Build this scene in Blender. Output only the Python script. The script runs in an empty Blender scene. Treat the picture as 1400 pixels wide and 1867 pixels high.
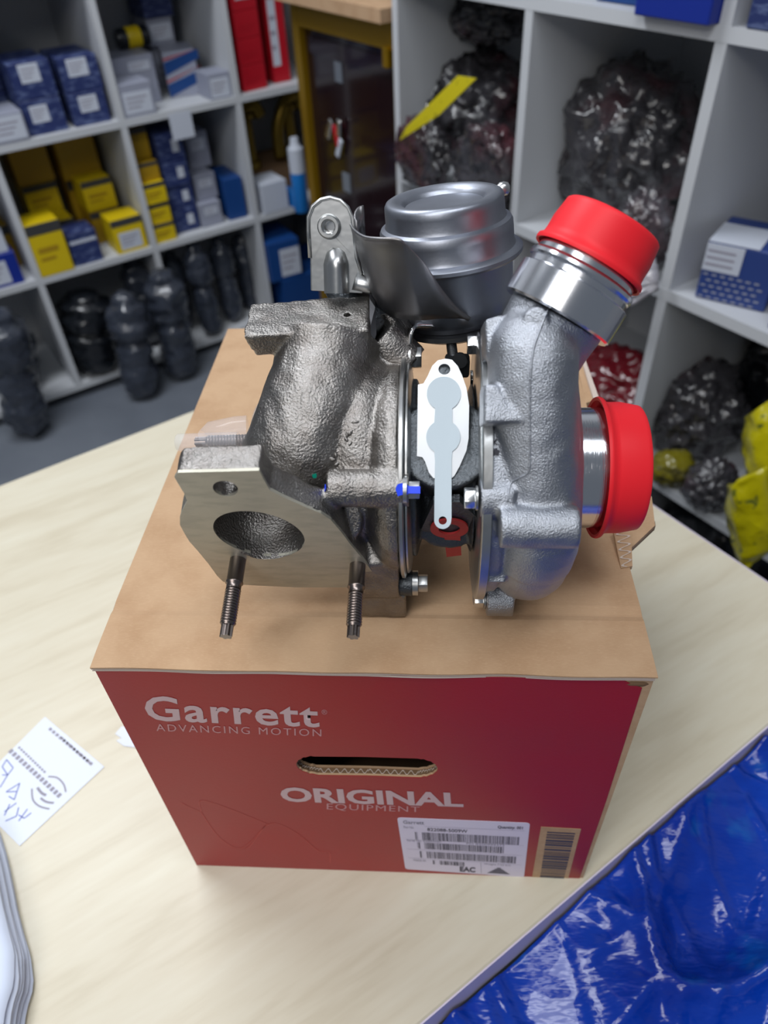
import bpy, bmesh, math, random
from mathutils import Vector, Matrix, noise
random.seed(7)
PI = math.pi
S = bpy.context.scene
COL = S.collection

# ------------------------------------------------------------ camera
CAM = Vector((0.0314559, -0.2140208, 0.5522779))
YAW, PIT, ROL, FPX = -0.08744347, 0.74473244, -0.05601422, 1342.81
CF = Vector((math.sin(YAW)*math.cos(PIT), math.cos(YAW)*math.cos(PIT), -math.sin(PIT)))
_r = Vector((math.cos(YAW), -math.sin(YAW), 0)); _u = _r.cross(CF)
CR = _r*math.cos(ROL) + _u*math.sin(ROL); CU = -_r*math.sin(ROL) + _u*math.cos(ROL)
cd = bpy.data.cameras.new('camera'); cam = bpy.data.objects.new('camera', cd); COL.objects.link(cam)
cam.matrix_world = Matrix(((CR.x, CU.x, -CF.x, CAM.x), (CR.y, CU.y, -CF.y, CAM.y), (CR.z, CU.z, -CF.z, CAM.z), (0, 0, 0, 1)))
cd.sensor_fit = 'HORIZONTAL'; cd.sensor_width = 24.0; cd.lens = FPX/1400*24.0
cd.clip_start = 0.01; cd.clip_end = 50
cd.dof.use_dof = True; cd.dof.focus_distance = 0.365; cd.dof.aperture_fstop = cd.lens/3.1
S.camera = cam

# ------------------------------------------------------------ world, lamps, exposure
S.view_settings.view_transform = 'Standard'; S.view_settings.look = 'None'
S.view_settings.exposure = 0.0; S.view_settings.gamma = 1.0; S.view_settings.use_curve_mapping = False
w = bpy.data.worlds.new('world'); S.world = w; w.use_nodes = True
w.node_tree.nodes['Background'].inputs[0].default_value = (0.60, 0.68, 0.80, 1)
w.node_tree.nodes['Background'].inputs[1].default_value = 0.20
def area(name, loc, sx, sy, power, col, rot=(0, 0, 0)):
    l = bpy.data.lights.new(name, 'AREA'); l.shape = 'RECTANGLE'; l.size = sx; l.size_y = sy; l.energy = power; l.color = col
    o = bpy.data.objects.new(name, l); COL.objects.link(o); o.location = loc; o.rotation_euler = rot
    return o
A0 = math.radians(37.6)
area('ceiling_or_fill_light', (-0.20, -0.52, 1.95), 1.85, 0.42, 22, (0.93, 0.96, 1.0), (0, 0, math.radians(28)))
area('ceiling_or_fill_light', (-0.95, 0.95, 1.95), 1.3, 0.45, 36, (0.92, 0.95, 1.0), (0, 0, A0))  # added fill to brighten the shelves, not a known fixture
area('ceiling_or_fill_light', (-0.75, -1.55, 1.70), 1.2, 0.6, 15, (1.0, 0.97, .94), (math.radians(38), 0, math.radians(-25)))  # added fill from behind the camera, brightens the red carton front

# ------------------------------------------------------------ helpers
def ray(px, py): return CF + CR*((px-700)/FPX) - CU*((py-933.5)/FPX)
def Q(px, py, y):                     # the point seen at a pixel of the photograph, at depth y
    d = ray(px, py); return CAM + d*((y-CAM.y)/d.y)
def QZ(px, py, z):
    d = ray(px, py); return CAM + d*((z-CAM.z)/d.z)
def QP(px, py, P0, n):
    d = ray(px, py); return CAM + d*((P0-CAM).dot(n)/d.dot(n))
UU = Vector((math.cos(A0), math.sin(A0), 0)); VV = Vector((-math.sin(A0), math.cos(A0), 0))
def RM(u, v, z): return UU*u + VV*v + Vector((0, 0, z))       # room coordinates

def link(name, me, mat=None, parent=None, smooth=False):
    o = bpy.data.objects.new(name, me); COL.objects.link(o)
    if mat: me.materials.append(mat)
    if smooth:
        for p in me.polygons: p.use_smooth = True
    if parent:
        o.parent = parent; o.matrix_parent_inverse = parent.matrix_world.inverted()
    return o
def obj(name, bm, mat=None, parent=None, smooth=False, sharp=None, fix=True):
    if fix: bmesh.ops.recalc_face_normals(bm, faces=bm.faces[:])
    me = bpy.data.meshes.new(name); bm.to_mesh(me); bm.free()
    o = link(name, me, mat, parent, smooth or sharp is not None)
    if sharp is not None: me.set_sharp_from_angle(angle=math.radians(sharp))
    return o
def tag(o, label, cat, group=None):
    o['label'] = label; o['category'] = cat
    if group: o['group'] = group
    return o
def thing(name, label, cat, loc=(0, 0, 0), group=None):
    o = bpy.data.objects.new(name, None); COL.objects.link(o); o.location = loc; o.empty_display_size = .02
    o.matrix_world = Matrix.Translation(Vector(loc))
    return tag(o, label, cat, group)
def frame(d, up=Vector((0, 0, 1))):
    d = d.normalized()
    if abs(d.dot(up)) > .97: up = Vector((0, 1, 0))
    a = up.cross(d).normalized(); b = d.cross(a); return a, b, d
def lathe(bm, prof, o, d, seg=64, closed=False):              # prof: (radius, height along d)
    a, b, d = frame(d); rings = []
    for r, h in prof:
        if r < 1e-7: rings.append([bm.verts.new(o+d*h)])
        else: rings.append([bm.verts.new(o+d*h+(a*math.cos(t)+b*math.sin(t))*r) for t in [2*PI*k/seg for k in range(seg)]])
    prs = list(zip(rings, rings[1:])) + ([(rings[-1], rings[0])] if closed else [])
    for r0, r1 in prs:
        for k in range(seg):
            k2 = (k+1) % seg
            f = [r0[k % len(r0)], r0[k2 % len(r0)], r1[k2 % len(r1)], r1[k % len(r1)]]
            f = list(dict.fromkeys(f))
            if len(f) > 2: bm.faces.new(f)
    return bm
def tube(bm, pts, rad, seg=24, caps=True, closed=False, flat=1.0):
    pts = [Vector(p) for p in pts]; n = len(pts); a = None; rings = []
    for i in range(n):
        if closed: d = pts[(i+1) % n]-pts[i-1]
        else: d = pts[min(i+1, n-1)]-pts[max(i-1, 0)]
        d.normalize()
        if a is None: a, b, _ = frame(d)
        else: a = (a-d*a.dot(d)).normalized(); b = d.cross(a)
        r = rad[i] if isinstance(rad, (list, tuple)) else rad
        rings.append([bm.verts.new(pts[i]+(a*math.cos(2*PI*k/seg)+b*math.sin(2*PI*k/seg)*flat)*r) for k in range(seg)])
    for i in range(n if closed else n-1):
        r0, r1 = rings[i], rings[(i+1) % n]
        for k in range(seg): bm.faces.new((r0[k], r0[(k+1) % seg], r1[(k+1) % seg], r1[k]))
    if caps and not closed: bm.faces.new(rings[0]); bm.faces.new(rings[-1])
    return bm
def spline(pts, n):                                           # Catmull-Rom through tuples (any length)
    out = []; P = [pts[0]]+list(pts)+[pts[-1]]
    for i in range(1, len(P)-2):
        for k in range(n):
            t = k/n
            out.append([0.5*((2*b)+(-a+c)*t+(2*a-5*b+4*c-d)*t*t+(-a+3*b-3*c+d)*t**3) for a, b, c, d in zip(P[i-1], P[i], P[i+1], P[i+2])])
    out.append(list(pts[-1])); return out
def prism(bm, pts, vec):
    vec = Vector(vec); a = [bm.verts.new(Vector(p)) for p in pts]; b = [bm.verts.new(Vector(p)+vec) for p in pts]; n = len(pts)
    bm.faces.new(a); bm.faces.new(b[::-1])
    for i in range(n): bm.faces.new((a[i], a[(i+1) % n], b[(i+1) % n], b[i]))
    return bm
def box(bm, c, ax, ay, az):                                   # centre and three half axes
    c = Vector(c); ax, ay, az = Vector(ax), Vector(ay), Vector(az)
    return prism(bm, [c-ax-ay-az, c+ax-ay-az, c+ax+ay-az, c-ax+ay-az], az*2)
def abox(bm, lo, hi):
    lo, hi = Vector(lo), Vector(hi); h = (hi-lo)/2
    return box(bm, lo+h, (h.x, 0, 0), (0, h.y, 0), (0, 0, h.z))
def rbox(bm, u0, v0, z0, u1, v1, z1):                         # box in room coordinates
    c = RM((u0+u1)/2, (v0+v1)/2, (z0+z1)/2); return box(bm, c, UU*(u1-u0)/2, VV*(v1-v0)/2, Vector((0, 0, (z1-z0)/2)))
def bevel(bm, w, seg=2):
    bmesh.ops.recalc_face_normals(bm, faces=bm.faces[:])
    bmesh.ops.bevel(bm, geom=bm.edges[:], offset=w, segments=seg, affect='EDGES', profile=.5, clamp_overlap=True); return bm
def holed(outer, holes, vec):                                 # plate with holes: 3D outlines in one plane, extruded by vec
    bm = bmesh.new(); loops = []
    for L in [outer]+holes:
        vs = [bm.verts.new(Vector(p)) for p in L]; es = [bm.edges.new((vs[i], vs[(i+1) % len(vs)])) for i in range(len(vs))]; loops.append((vs, es))
    bmesh.ops.triangle_fill(bm, use_beauty=True, use_dissolve=False, edges=[e for l in loops for e in l[1]])
    top = bm.faces[:]; vec = Vector(vec)
    r = bmesh.ops.duplicate(bm, geom=bm.verts[:]+bm.edges[:]+top)
    vm = r['vert_map']
    dup = [g for g in r['geom'] if isinstance(g, bmesh.types.BMVert)]
    for l in loops:
        vs = l[0]
        for i in range(len(vs)):
            a, b = vs[i], vs[(i+1) % len(vs)]
            bm.faces.new((a, b, vm[b], vm[a]))
    for v in dup: v.co += vec
    return bm
def ell(c, a, b, n=40, ph=0): return [c+a*math.cos(2*PI*k/n+ph)+b*math.sin(2*PI*k/n+ph) for k in range(n)]
def fused(name, bm, voxel, smooth_it, mat, parent, cut=None, disp=0):
    """several overlapping solids grown together into one casting"""
    bmesh.ops.recalc_face_normals(bm, faces=bm.faces[:])
    bmesh.ops.triangulate(bm, faces=bm.faces[:])
    me = bpy.data.meshes.new(name); bm.to_mesh(me); bm.free()
    o = bpy.data.objects.new(name, me); COL.objects.link(o)
    m = o.modifiers.new('r', 'REMESH'); m.mode = 'VOXEL'; m.voxel_size = voxel
    m = o.modifiers.new('s', 'SMOOTH'); m.factor = .5; m.iterations = smooth_it
    tmp = []
    if cut:
        cm = bpy.data.meshes.new('cut'); bmesh.ops.recalc_face_normals(cut, faces=cut.faces[:]); cut.to_mesh(cm); cut.free()
        co = bpy.data.objects.new('cut', cm); COL.objects.link(co); tmp.append(co)
        m = o.modifiers.new('b', 'BOOLEAN'); m.operation = 'DIFFERENCE'; m.object = co; m.solver = 'EXACT'
    bpy.context.view_layer.update()
    dg = bpy.context.evaluated_depsgraph_get()
    nm = bpy.data.meshes.new_from_object(o.evaluated_get(dg)); nm.name = name
    for t in tmp+[o]: bpy.data.objects.remove(t)
    nm.materials.clear()
    if disp:
        nr = [v.normal.copy() for v in nm.vertices]; cs = [v.co.copy() for v in nm.vertices]; flat = []
        for c, k in zip(cs, nr): flat.extend(c+k*disp*noise.noise(c*140))
        nm.vertices.foreach_set('co', flat); nm.update()
    r = link(name, nm, mat, parent, True)
    nm.set_sharp_from_angle(angle=math.radians(50))
    return r

# ------------------------------------------------------------ materials
def mat(name, col, rough=.5, metal=0., bump=None, var=None, coat=0., spec=.5, trans=0., alpha=1., aniso=0., ior=1.45, sheen=0.):
    m = bpy.data.materials.new(name); m.use_nodes = True; nt = m.node_tree; N = nt.nodes; L = nt.links
    b = N['Principled BSDF']; b.inputs['Base Color'].default_value = (*col, 1); b.inputs['Roughness'].default_value = rough
    b.inputs['Metallic'].default_value = metal; b.inputs['Coat Weight'].default_value = coat; b.inputs['Specular IOR Level'].default_value = spec
    b.inputs['Transmission Weight'].default_value = trans; b.inputs['Alpha'].default_value = alpha; b.inputs['IOR'].default_value = ior
    tc = N.new('ShaderNodeTexCoord')
    def ntex(scale, detail=3, stretch=None, rg=.55):
        t = N.new('ShaderNodeTexNoise'); t.inputs['Scale'].default_value = scale; t.inputs['Detail'].default_value = detail; t.inputs['Roughness'].default_value = rg
        if stretch:
            mp = N.new('ShaderNodeMapping'); mp.inputs['Rotation'].default_value = stretch[0]; mp.inputs['Scale'].default_value = stretch[1]
            L.new(tc.outputs['Object'], mp.inputs[0]); L.new(mp.outputs[0], t.inputs[0])
        else: L.new(tc.outputs['Object'], t.inputs[0])
        return t
    if bump:                       # list of (scale, strength, distance[, stretch])
        prev = None
        for bb in bump:
            t = ntex(bb[0], 3, bb[3] if len(bb) > 3 else None); u = N.new('ShaderNodeBump'); u.inputs['Strength'].default_value = bb[1]; u.inputs['Distance'].default_value = bb[2]
            L.new(t.outputs[0], u.inputs['Height'])
            if prev: L.new(prev.outputs[0], u.inputs['Normal'])
            prev = u
        L.new(prev.outputs[0], b.inputs['Normal'])
    if var:                        # list of (scale, colour, lo, hi, amount[, stretch])
        last = None
        for vv in var:
            t = ntex(vv[0], 4, vv[5] if len(vv) > 5 else None); r = N.new('ShaderNodeMapRange'); r.inputs[1].default_value = vv[2]; r.inputs[2].default_value = vv[3]; r.inputs[4].default_value = vv[4]
            L.new(t.outputs[0], r.inputs[0]); x = N.new('ShaderNodeMix'); x.data_type = 'RGBA'
            L.new(r.outputs[0], x.inputs[0]); x.inputs[7].default_value = (*vv[1], 1)
            if last: L.new(last.outputs[2], x.inputs[6])
            else: x.inputs[6].default_value = (*col, 1)
            last = x
        L.new(last.outputs[2], b.inputs['Base Color'])
    return m
def c8(r, g, b): return tuple(((v/255+.055)/1.055)**2.4 if v > 10 else v/255/12.92 for v in (r, g, b))

M = dict(
 iron=mat('cast_iron', (.30, .285, .27), .34, 1, bump=[(900, .6, .0011)], var=[(90, (.21, .19, .175), .45, .65, .7)]),
 iron_face=mat('machined_iron', (.50, .48, .40), .50, .75, bump=[(900, .12, .0004)], var=[(60, (.34, .33, .28), .45, .75, .7, ((0, .3, .5), (1, 6, 3)))]),
 alu=mat('cast_aluminium', (.42, .44, .48), .37, 1, bump=[(1500, .6, .0009)], var=[(70, (.33, .35, .39), .5, .7, .6)]),
 alu_turned=mat('turned_aluminium', (.78, .79, .82), .16, 1, bump=[(60, .25, .0003, ((0, 0, 0), (40, 1, 1)))]),
 alu_ring=mat('polished_aluminium', (.78, .79, .83), .20, 1),
 steel=mat('zinc_steel', (.55, .56, .56), .33, 1, bump=[(60, .25, .001)], var=[(50, (.40, .40, .38), .45, .7, .7)]),
 can=mat('actuator_steel', (.33, .35, .40), .42, 1, bump=[(500, .10, .0005)], var=[(40, (.26, .27, .31), .4, .7, .7)]),
 shield=mat('heat_shield_steel', (.24, .24, .255), .42, 1, bump=[(120, .12, .0008)], var=[(30, (.22, .20, .18), .4, .75, .8)]),
 bright=mat('bright_steel', (.80, .80, .80), .22, 1),
 dark=mat('dark_iron', (.10, .11, .12), .42, .9, bump=[(700, .5, .001)]),
 stud=mat('stud_steel', (.22, .185, .17), .30, 1),
 black=mat('black_steel', (.035, .037, .04), .4, .6),
 gasket=mat('gasket_steel', (.86, .88, .90), .30, .55),
 cover=mat('grey_gasket_cover', (.52, .60, .65), .42, .0, spec=.4),
 redcap=mat('red_rubber_cap', (.83, .018, .028), .48, 0, spec=.35, bump=[(900, .05, .0003)]),
 redcapin=mat('red_plastic_plug', (.40, .03, .03), .5),
 kraft=mat('kraft_card', c8(188, 156, 124), .85, 0, spec=.15, bump=[(60, .15, .002), (600, .12, .0005)], var=[(35, c8(172, 138, 106), .42, .7, .8), (420, c8(200, 170, 138), .5, .8, .5, ((0, 0, 0), (1, 5, 1)))]),
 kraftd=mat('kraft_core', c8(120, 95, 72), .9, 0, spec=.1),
 liner=mat('card_liner', c8(205, 190, 178), .8, 0, spec=.15),
 red=mat('red_print', (.34, .013, .014), .42, 0, spec=.4, bump=[(500, .12, .0005)], var=[(14, (.30, .022, .020), .35, .7, .8), (700, (.42, .03, .034), .5, .8, .35, ((0, 0, 0), (1, 1, 6)))]),
 ink=mat('silver_ink', c8(200, 170, 172), .45),
 ink2=mat('thin_silver_ink', c8(196, 140, 142), .45),
 outline=mat('pale_red_line', c8(190, 72, 66), .5),
 label=mat('label_paper', c8(216, 208, 226), .45, spec=.3),
 black_ink=mat('black_ink', c8(70, 66, 80), .6),
 grey_ink=mat('grey_ink', c8(150, 146, 160), .6),
 pen=mat('blue_pen', c8(120, 130, 190), .6),
 paper=mat('white_paper', c8(226, 232, 246), .7, spec=.2),
 sheet=mat('copy_paper', c8(214, 224, 242), .7, spec=.2),
 shelf=mat('grey_white_laminate', c8(196, 199, 203), .45, spec=.4),
 wall=mat('wall_paint', c8(170, 172, 175), .8),
 floor=mat('grey_floor', c8(120, 126, 135), .35, bump=[(3, .1, .01)], var=[(2, c8(96, 102, 112), .4, .7, .8)]),
 gold=mat('gold_frame', c8(158, 122, 18), .35, .55),
 door=mat('dark_glass', c8(34, 20, 24), .12, 0, coat=.3),
 brass=mat('dull_brass', c8(128, 104, 40), .3, .8, bump=[(60, .3, .003)]),
 navy=mat('navy_carton', c8(40, 52, 100), .45, var=[(40, c8(96, 110, 150), .52, .6, .7, ((0, .5, .6), (1, 1, 3)))]),
 blue=mat('blue_carton', c8(24, 66, 128), .4),
 royal=mat('royal_blue_carton', c8(20, 44, 140), .4),
 yellow=mat('yellow_carton', c8(214, 186, 18), .4),
 gyellow=mat('ochre_carton', c8(168, 134, 22), .45),
 header=mat('dark_header', c8(62, 62, 62), .5),
 white=mat('white_label', c8(196, 202, 214), .6),
 greybox=mat('pale_grey_carton', c8(150, 154, 170), .5),
 crimson=mat('crimson_carton', c8(180, 16, 34), .4),
 cyan=mat('cyan_plastic', c8(30, 120, 200), .3),
 lamp_pl=mat('dark_plastic_wrap', c8(52, 57, 68), .18, .0, coat=.6, bump=[(22, .6, .02), (60, .3, .006)]),
 lampblk=mat('black_wrap', c8(22, 25, 30), .25, coat=.4, bump=[(30, .4, .01)]),
 bag=mat('dark_clear_bag', c8(58, 56, 60), .13, .0, coat=1., bump=[(16, .9, .03), (50, .4, .008)], var=[(5, c8(120, 120, 128), .52, .7, .6), (7, c8(74, 26, 34), .52, .66, .7)]),
 bagprint=mat('pale_blue_bag_print', (.01, .16, .50), .4),
 clearbag=mat('clear_crumpled_film', c8(170, 168, 176), .15, 0, coat=1., bump=[(30, .8, .01)]),
 bagdull=mat('dull_yellow_bag', c8(120, 112, 24), .3, 0, coat=.4, var=[(30, c8(50, 46, 30), .5, .6, .8)]),
 bagred=mat('red_bag', c8(96, 14, 24), .2, coat=.7, bump=[(25, .5, .02)]),
 bagyel=mat('yellow_bag', c8(186, 176, 8), .2, coat=.6, bump=[(40, .4, .01)], var=[(55, c8(60, 80, 40), .62, .66, .85)]),
 yelcard=mat('yellow_card', c8(205, 190, 24), .45, var=[(90, c8(120, 110, 20), .6, .66, .6)]),
 plastic=mat('clear_plastic', (.86, .87, .93), .12, 0, alpha=.38),
 plastic2=mat('thin_clear_plastic', (.86, .87, .93), .12, 0, alpha=.18),
 bluebag=mat('blue_plastic_bag', (.0, .045, .42), .22, 0, coat=.45, bump=[(26, .35, .01, ((0, 0, .6), (1, 3, 1)))], var=[(7, (.0, .02, .27), .4, .65, .9), (13, (.0, .18, .52), .57, .72, .7)]),
 blueink=mat('blue_paint', (.01, .06, .85), .35), greenink=mat('green_paint', (.0, .30, .20), .4), markink=mat('dark_mark', (.02, .02, .03), .5),
)
# maple desk: grain along the desk
def maple():
    m = bpy.data.materials.new('pale_maple'); m.use_nodes = True; N = m.node_tree.nodes; L = m.node_tree.links; b = N['Principled BSDF']
    tc = N.new('ShaderNodeTexCoord'); mp = N.new('ShaderNodeMapping'); mp.vector_type = 'TEXTURE'; mp.inputs['Rotation'].default_value = (0, 0, math.radians(34)); mp.inputs['Scale'].default_value = (.33, .045, 1)
    L.new(tc.outputs['Object'], mp.inputs[0])
    n1 = N.new('ShaderNodeTexNoise'); n1.inputs['Scale'].default_value = 1.6; n1.inputs['Detail'].default_value = 5; n1.inputs['Distortion'].default_value = .8; L.new(mp.outputs[0], n1.inputs[0])
    n2 = N.new('ShaderNodeTexNoise'); n2.inputs['Scale'].default_value = 9; n2.inputs['Detail'].default_value = 3; L.new(mp.outputs[0], n2.inputs[0])
    r = N.new('ShaderNodeValToRGB'); e = r.color_ramp.elements; e[0].position = .3; e[0].color = (*c8(196, 186, 162), 1); e[1].position = .72; e[1].color = (*c8(214, 208, 188), 1); e2 = r.color_ramp.elements.new(.5); e2.color = (*c8(208, 200, 178), 1)
    mx = N.new('ShaderNodeMath'); mx.operation = 'MULTIPLY_ADD'; mx.inputs[1].default_value = .3; L.new(n2.outputs[0], mx.inputs[0])
    m2 = N.new('ShaderNodeMath'); m2.operation = 'MULTIPLY'; m2.inputs[1].default_value = .72; L.new(n1.outputs[0], m2.inputs[0]); L.new(m2.outputs[0], mx.inputs[2])
    L.new(mx.outputs[0], r.inputs[0]); L.new(r.outputs[0], b.inputs['Base Color']); b.inputs['Roughness'].default_value = .38
    return m
M['maple'] = maple(); M['edge'] = mat('desk_edge_band', c8(214, 204, 222), .4)

# ============================================================ THE ROOM
def struct(name, bm, m, parent=None):
    o = obj(name, bm, m, parent); o['kind'] = 'structure'; return o
bm = bmesh.new(); rbox(bm, -2.6, -1.6, -.78, 1.9, 2.6, -.74); struct('floor', bm, M['floor'])
bm = bmesh.new(); rbox(bm, -2.6, 2.46, -.74, 1.9, 2.56, 2.0); struct('wall_back', bm, M['wall'])
bm = bmesh.new(); rbox(bm, 1.30, -1.6, -.74, 1.40, 2.46, 2.0); struct('wall_right', bm, M['wall'])

# desk
DZ = .036
desk = thing('desk', 'pale maple desk with lavender edge band that carries the red carton', 'desk', RM(-.3, .27, -.74))
U1, V0, V1 = .458, -.088, .632
bm = bmesh.new(); rbox(bm, -1.25, V0, -DZ, U1, V1, 0); bevel(bm, .0012, 1); obj('desk_top', bm, M['maple'], desk)
bm = bmesh.new(); rbox(bm, -1.25, V0-.0012, -DZ+.001, U1, V0-.0001, -.0008); obj('edge_band', bm, M['edge'], desk)
bm = bmesh.new(); rbox(bm, U1+.0001, V0, -DZ+.001, U1+.0012, V1, -.0008); obj('edge_band', bm, M['edge'], desk)
for u in (-1.2, U1-.09):
    bm = bmesh.new(); rbox(bm, u, V0+.06, -.74, u+.025, V1-.06, -DZ); obj('side_panel', bm, M['maple'], desk)

# open cube shelves
TH = .018
def shelving(name, label, horiz, n0, front, depth, uprights, levels, loc):
    """uprights/levels: coordinates; horiz='u' runs along UU (front at v), 'v' runs along VV (front at u)"""
    t = thing(name, label, 'shelving', loc)
    def rb(bm, a0, f0, z0, a1, f1, z1):
        if horiz == 'u': rbox(bm, a0, f0, z0, a1, f1, z1)
        else: rbox(bm, f0, a0, z0, f1, a1, z1)
    for z in levels:
        bm = bmesh.new(); rb(bm, uprights[0]-TH/2, front, z-TH/2, uprights[-1]+TH/2, front+depth, z+TH/2); obj('shelf_board', bm, M['shelf'], t)
    for a in uprights:
        for z0, z1 in zip(levels, levels[1:]):
            bm = bmesh.new(); rb(bm, a-TH/2, front+.0005, z0+TH/2, a+TH/2, front+depth-.0005, z1-TH/2); obj('upright', bm, M['shelf'], t)
    bm = bmesh.new(); rb(bm, uprights[0]-TH/2, front+depth, levels[0]-TH/2, uprights[-1]+TH/2, front+depth+.006, levels[-1]+TH/2); obj('back_panel', bm, M['shelf'], t)
    for a in (uprights[0], uprights[-1]):
        bm = bmesh.new(); rb(bm, a-TH/2, front+.02, -.74, a+TH/2, front+depth-.02, levels[0]-TH/2); obj('plinth', bm, M['shelf'], t)
    return t
VL = 2.02; NR = .863
shelving('cube_shelving', 'grey white cube shelving along the back wall full of small cartons', 'u', 0, VL, .39, [-.85, -.50, -.155, .19, .538, .885, 1.225], [-.70, -.348, 0, .348, .70], RM(.2, VL, -.74))
shelving('cube_shelving', 'grey white cube shelving on the right holding bagged parts', 'v', 0, NR, .39, [-.235, .12, .47, .823, 1.19], [-.70, -.35, -.004, .347, .70], RM(NR, .5, -.74))

# ------------------------------------------------------------ cartons
def cross(px, py, nv, c):
    d = ray(px, py); return CAM + d*((c-CAM.dot(nv))/d.dot(nv))
def stripes(parent, name, m, base, ax, az, nrm, rows, seed=0, w=1.0):     # short print lines on a face
    bm = bmesh.new(); rnd = random.Random(seed)
    for (x0, y0, x1, y1) in rows:
        p = base+nrm*.0006; bm.faces.new([bm.verts.new(p+ax*x0+az*y0), bm.verts.new(p+ax*x1+az*y0), bm.verts.new(p+ax*x1+az*y1), bm.verts.new(p+ax*x0+az*y1)])
    return obj(name, bm, m, parent, fix=False)
def carton(side, px, py, wpx, hpx, dep, back, body, label, group=None, tops=None, lab=None, rot=0, name='carton', kpx=None, z=None, head=None, lines=True):
    """front bottom-left corner seen at (px,py) on a plane set back from the shelf front; sizes in photo pixels"""
    if side == 'L': P = cross(px, py, VV, VL+back); ax, fr = UU, -VV; ku, kz = 1/620, 1/680
    else: P = cross(px, py, UU, NR+back); ax, fr = -VV, -UU; ku, kz = kpx
    if z is not None: P.z = z
    wd, hg = wpx*ku, hpx*kz
    zt = LVL[cellof(P.z, LVL)+1]-.012
    if P.z < zt < P.z+hg: hg = zt-P.z
    dep = min(dep, .378-back)
    R = Matrix.Rotation(rot, 3, 'Z'); ax = R @ ax; fr = R @ fr; up = Vector((0, 0, 1))
    t = thing(name, label, 'box', P+ax*wd/2-fr*dep/2, group)
    bm = bmesh.new(); box(bm, P+ax*wd/2-fr*dep/2+up*hg/2, ax*wd/2, fr*dep/2, up*hg/2); bevel(bm, min(.0015, hg*.04), 1); obj('carton_body', bm, M[body], t)
    def plate(nm, m, x0, z0, x1, z1, off=.0008):
        bm = bmesh.new(); p = P+fr*off*.5; box(bm, p+ax*wd*(x0+x1)/2+up*hg*(z0+z1)/2, ax*wd*(x1-x0)/2, fr*off*.5, up*hg*(z1-z0)/2); return obj(nm, bm, M[m], t)
    if head: plate('header_band', head, .0, .80, 1., 1.)
    if lab:
        x0, z0, x1, z1, lm = lab; plate('paper_label', lm, x0, z0, x1, z1)
        rows = []; 
        if lines:
            for k in range(3):
                zz = z0+(z1-z0)*(.25+.22*k); rows.append((x0*wd+.1*(x1-x0)*wd, zz*hg, (x0+(x1-x0)*(.6+.12*k))*wd, (zz+.07*(z1-z0))*hg))
            stripes(t, 'print_lines', M['grey_ink'], P+fr*.0005, ax, up, fr, rows)
    elif lines:
        rows = [(.15*wd, .45*hg, .75*wd, .55*hg), (.15*wd, .3*hg, .6*wd, .36*hg)]
        stripes(t, 'print_lines', M[tops or 'header'], P+fr*.0001, ax, up, fr, rows)
    k = cellof((P+ax*wd/2).dot(UU), UPL); fit(t, UPL[k]+.0105, UPL[k+1]-.0105, -9, VL+.388)
    return t
Z0 = .0095; ZM = -.3385; ZB = -.6905
def fit(t, ulo=-9, uhi=9, vlo=-9, vhi=9):
    def ms(o):
        return ([o] if o.type == 'MESH' else [])+[m for c in o.children for m in ms(c)]
    P = [v.co for m in ms(t) for v in m.data.vertices]; us = [p.dot(UU) for p in P]; vs = [p.dot(VV) for p in P]; s = Vector((0, 0, 0))
    if max(us)-min(us) <= uhi-ulo+1e-6: s += UU*(max(0, ulo-min(us))-max(0, max(us)-uhi))
    if max(vs)-min(vs) <= vhi-vlo+1e-6: s += VV*(max(0, vlo-min(vs))-max(0, max(vs)-vhi))
    t.location = Vector(t.location)+s
def cellof(x, L): return max([k for k in range(len(L)-1) if L[k] <= x] or [0])
UPL = [-.85, -.50, -.155, .19, .538, .885, 1.225]; UPR = [-.235, .12, .47, .823, 1.19]; LVL = [-.70, -.348, 0, .348, .70]
G1 = 'navy cartons on the top shelf'; G2 = 'yellow cartons on the middle shelf'; G3 = 'cartons in the middle right cubby'
C_ = lambda *a, **k: carton('L', *a, **k)
# top left cubby
C_(52, 239, 63, 54, .16, .02, 'navy', 'navy patterned carton with label, bottom of the front left stack, top shelf', G1, lab=(.18, .35, .62, .85, 'white'), z=Z0)
C_(52, 239, 63, 56, .16, .022, 'navy', 'navy patterned carton with label, upper one of the front left stack, top shelf', G1, lab=(.22, .45, .7, .95, 'white'), z=Z0+.0805)
C_(137, 225, 60, 52, .16, .02, 'navy', 'navy patterned carton with white label, bottom one beside the upright on the top shelf', G1, lab=(.25, .4, .75, .9, 'white'), z=Z0)
C_(137, 225, 62, 54, .16, .024, 'navy', 'navy patterned carton with white label, upper one beside the upright on the top shelf', G1, lab=(.2, .45, .72, .95, 'white'), z=Z0+.0775)
C_(-20, 257, 58, 46, .12, .0, 'greybox', 'pale carton with printed white label at the left picture edge on the top shelf', None, lab=(.15, .1, .95, .9, 'white'), z=Z0)
C_(-32, 243, 55, 60, .14, .14, 'navy', 'navy carton behind the pale one at the left picture edge, bottom of its stack', G1, z=Z0)
C_(-32, 243, 55, 56, .14, .145, 'navy', 'navy carton at the left picture edge, middle of its stack on the top shelf', G1, z=Z0+.0895)
C_(-32, 243, 62, 50, .14, .14, 'navy', 'navy carton topmost of the stack at the left picture edge', G1, z=Z0+.173)
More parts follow.
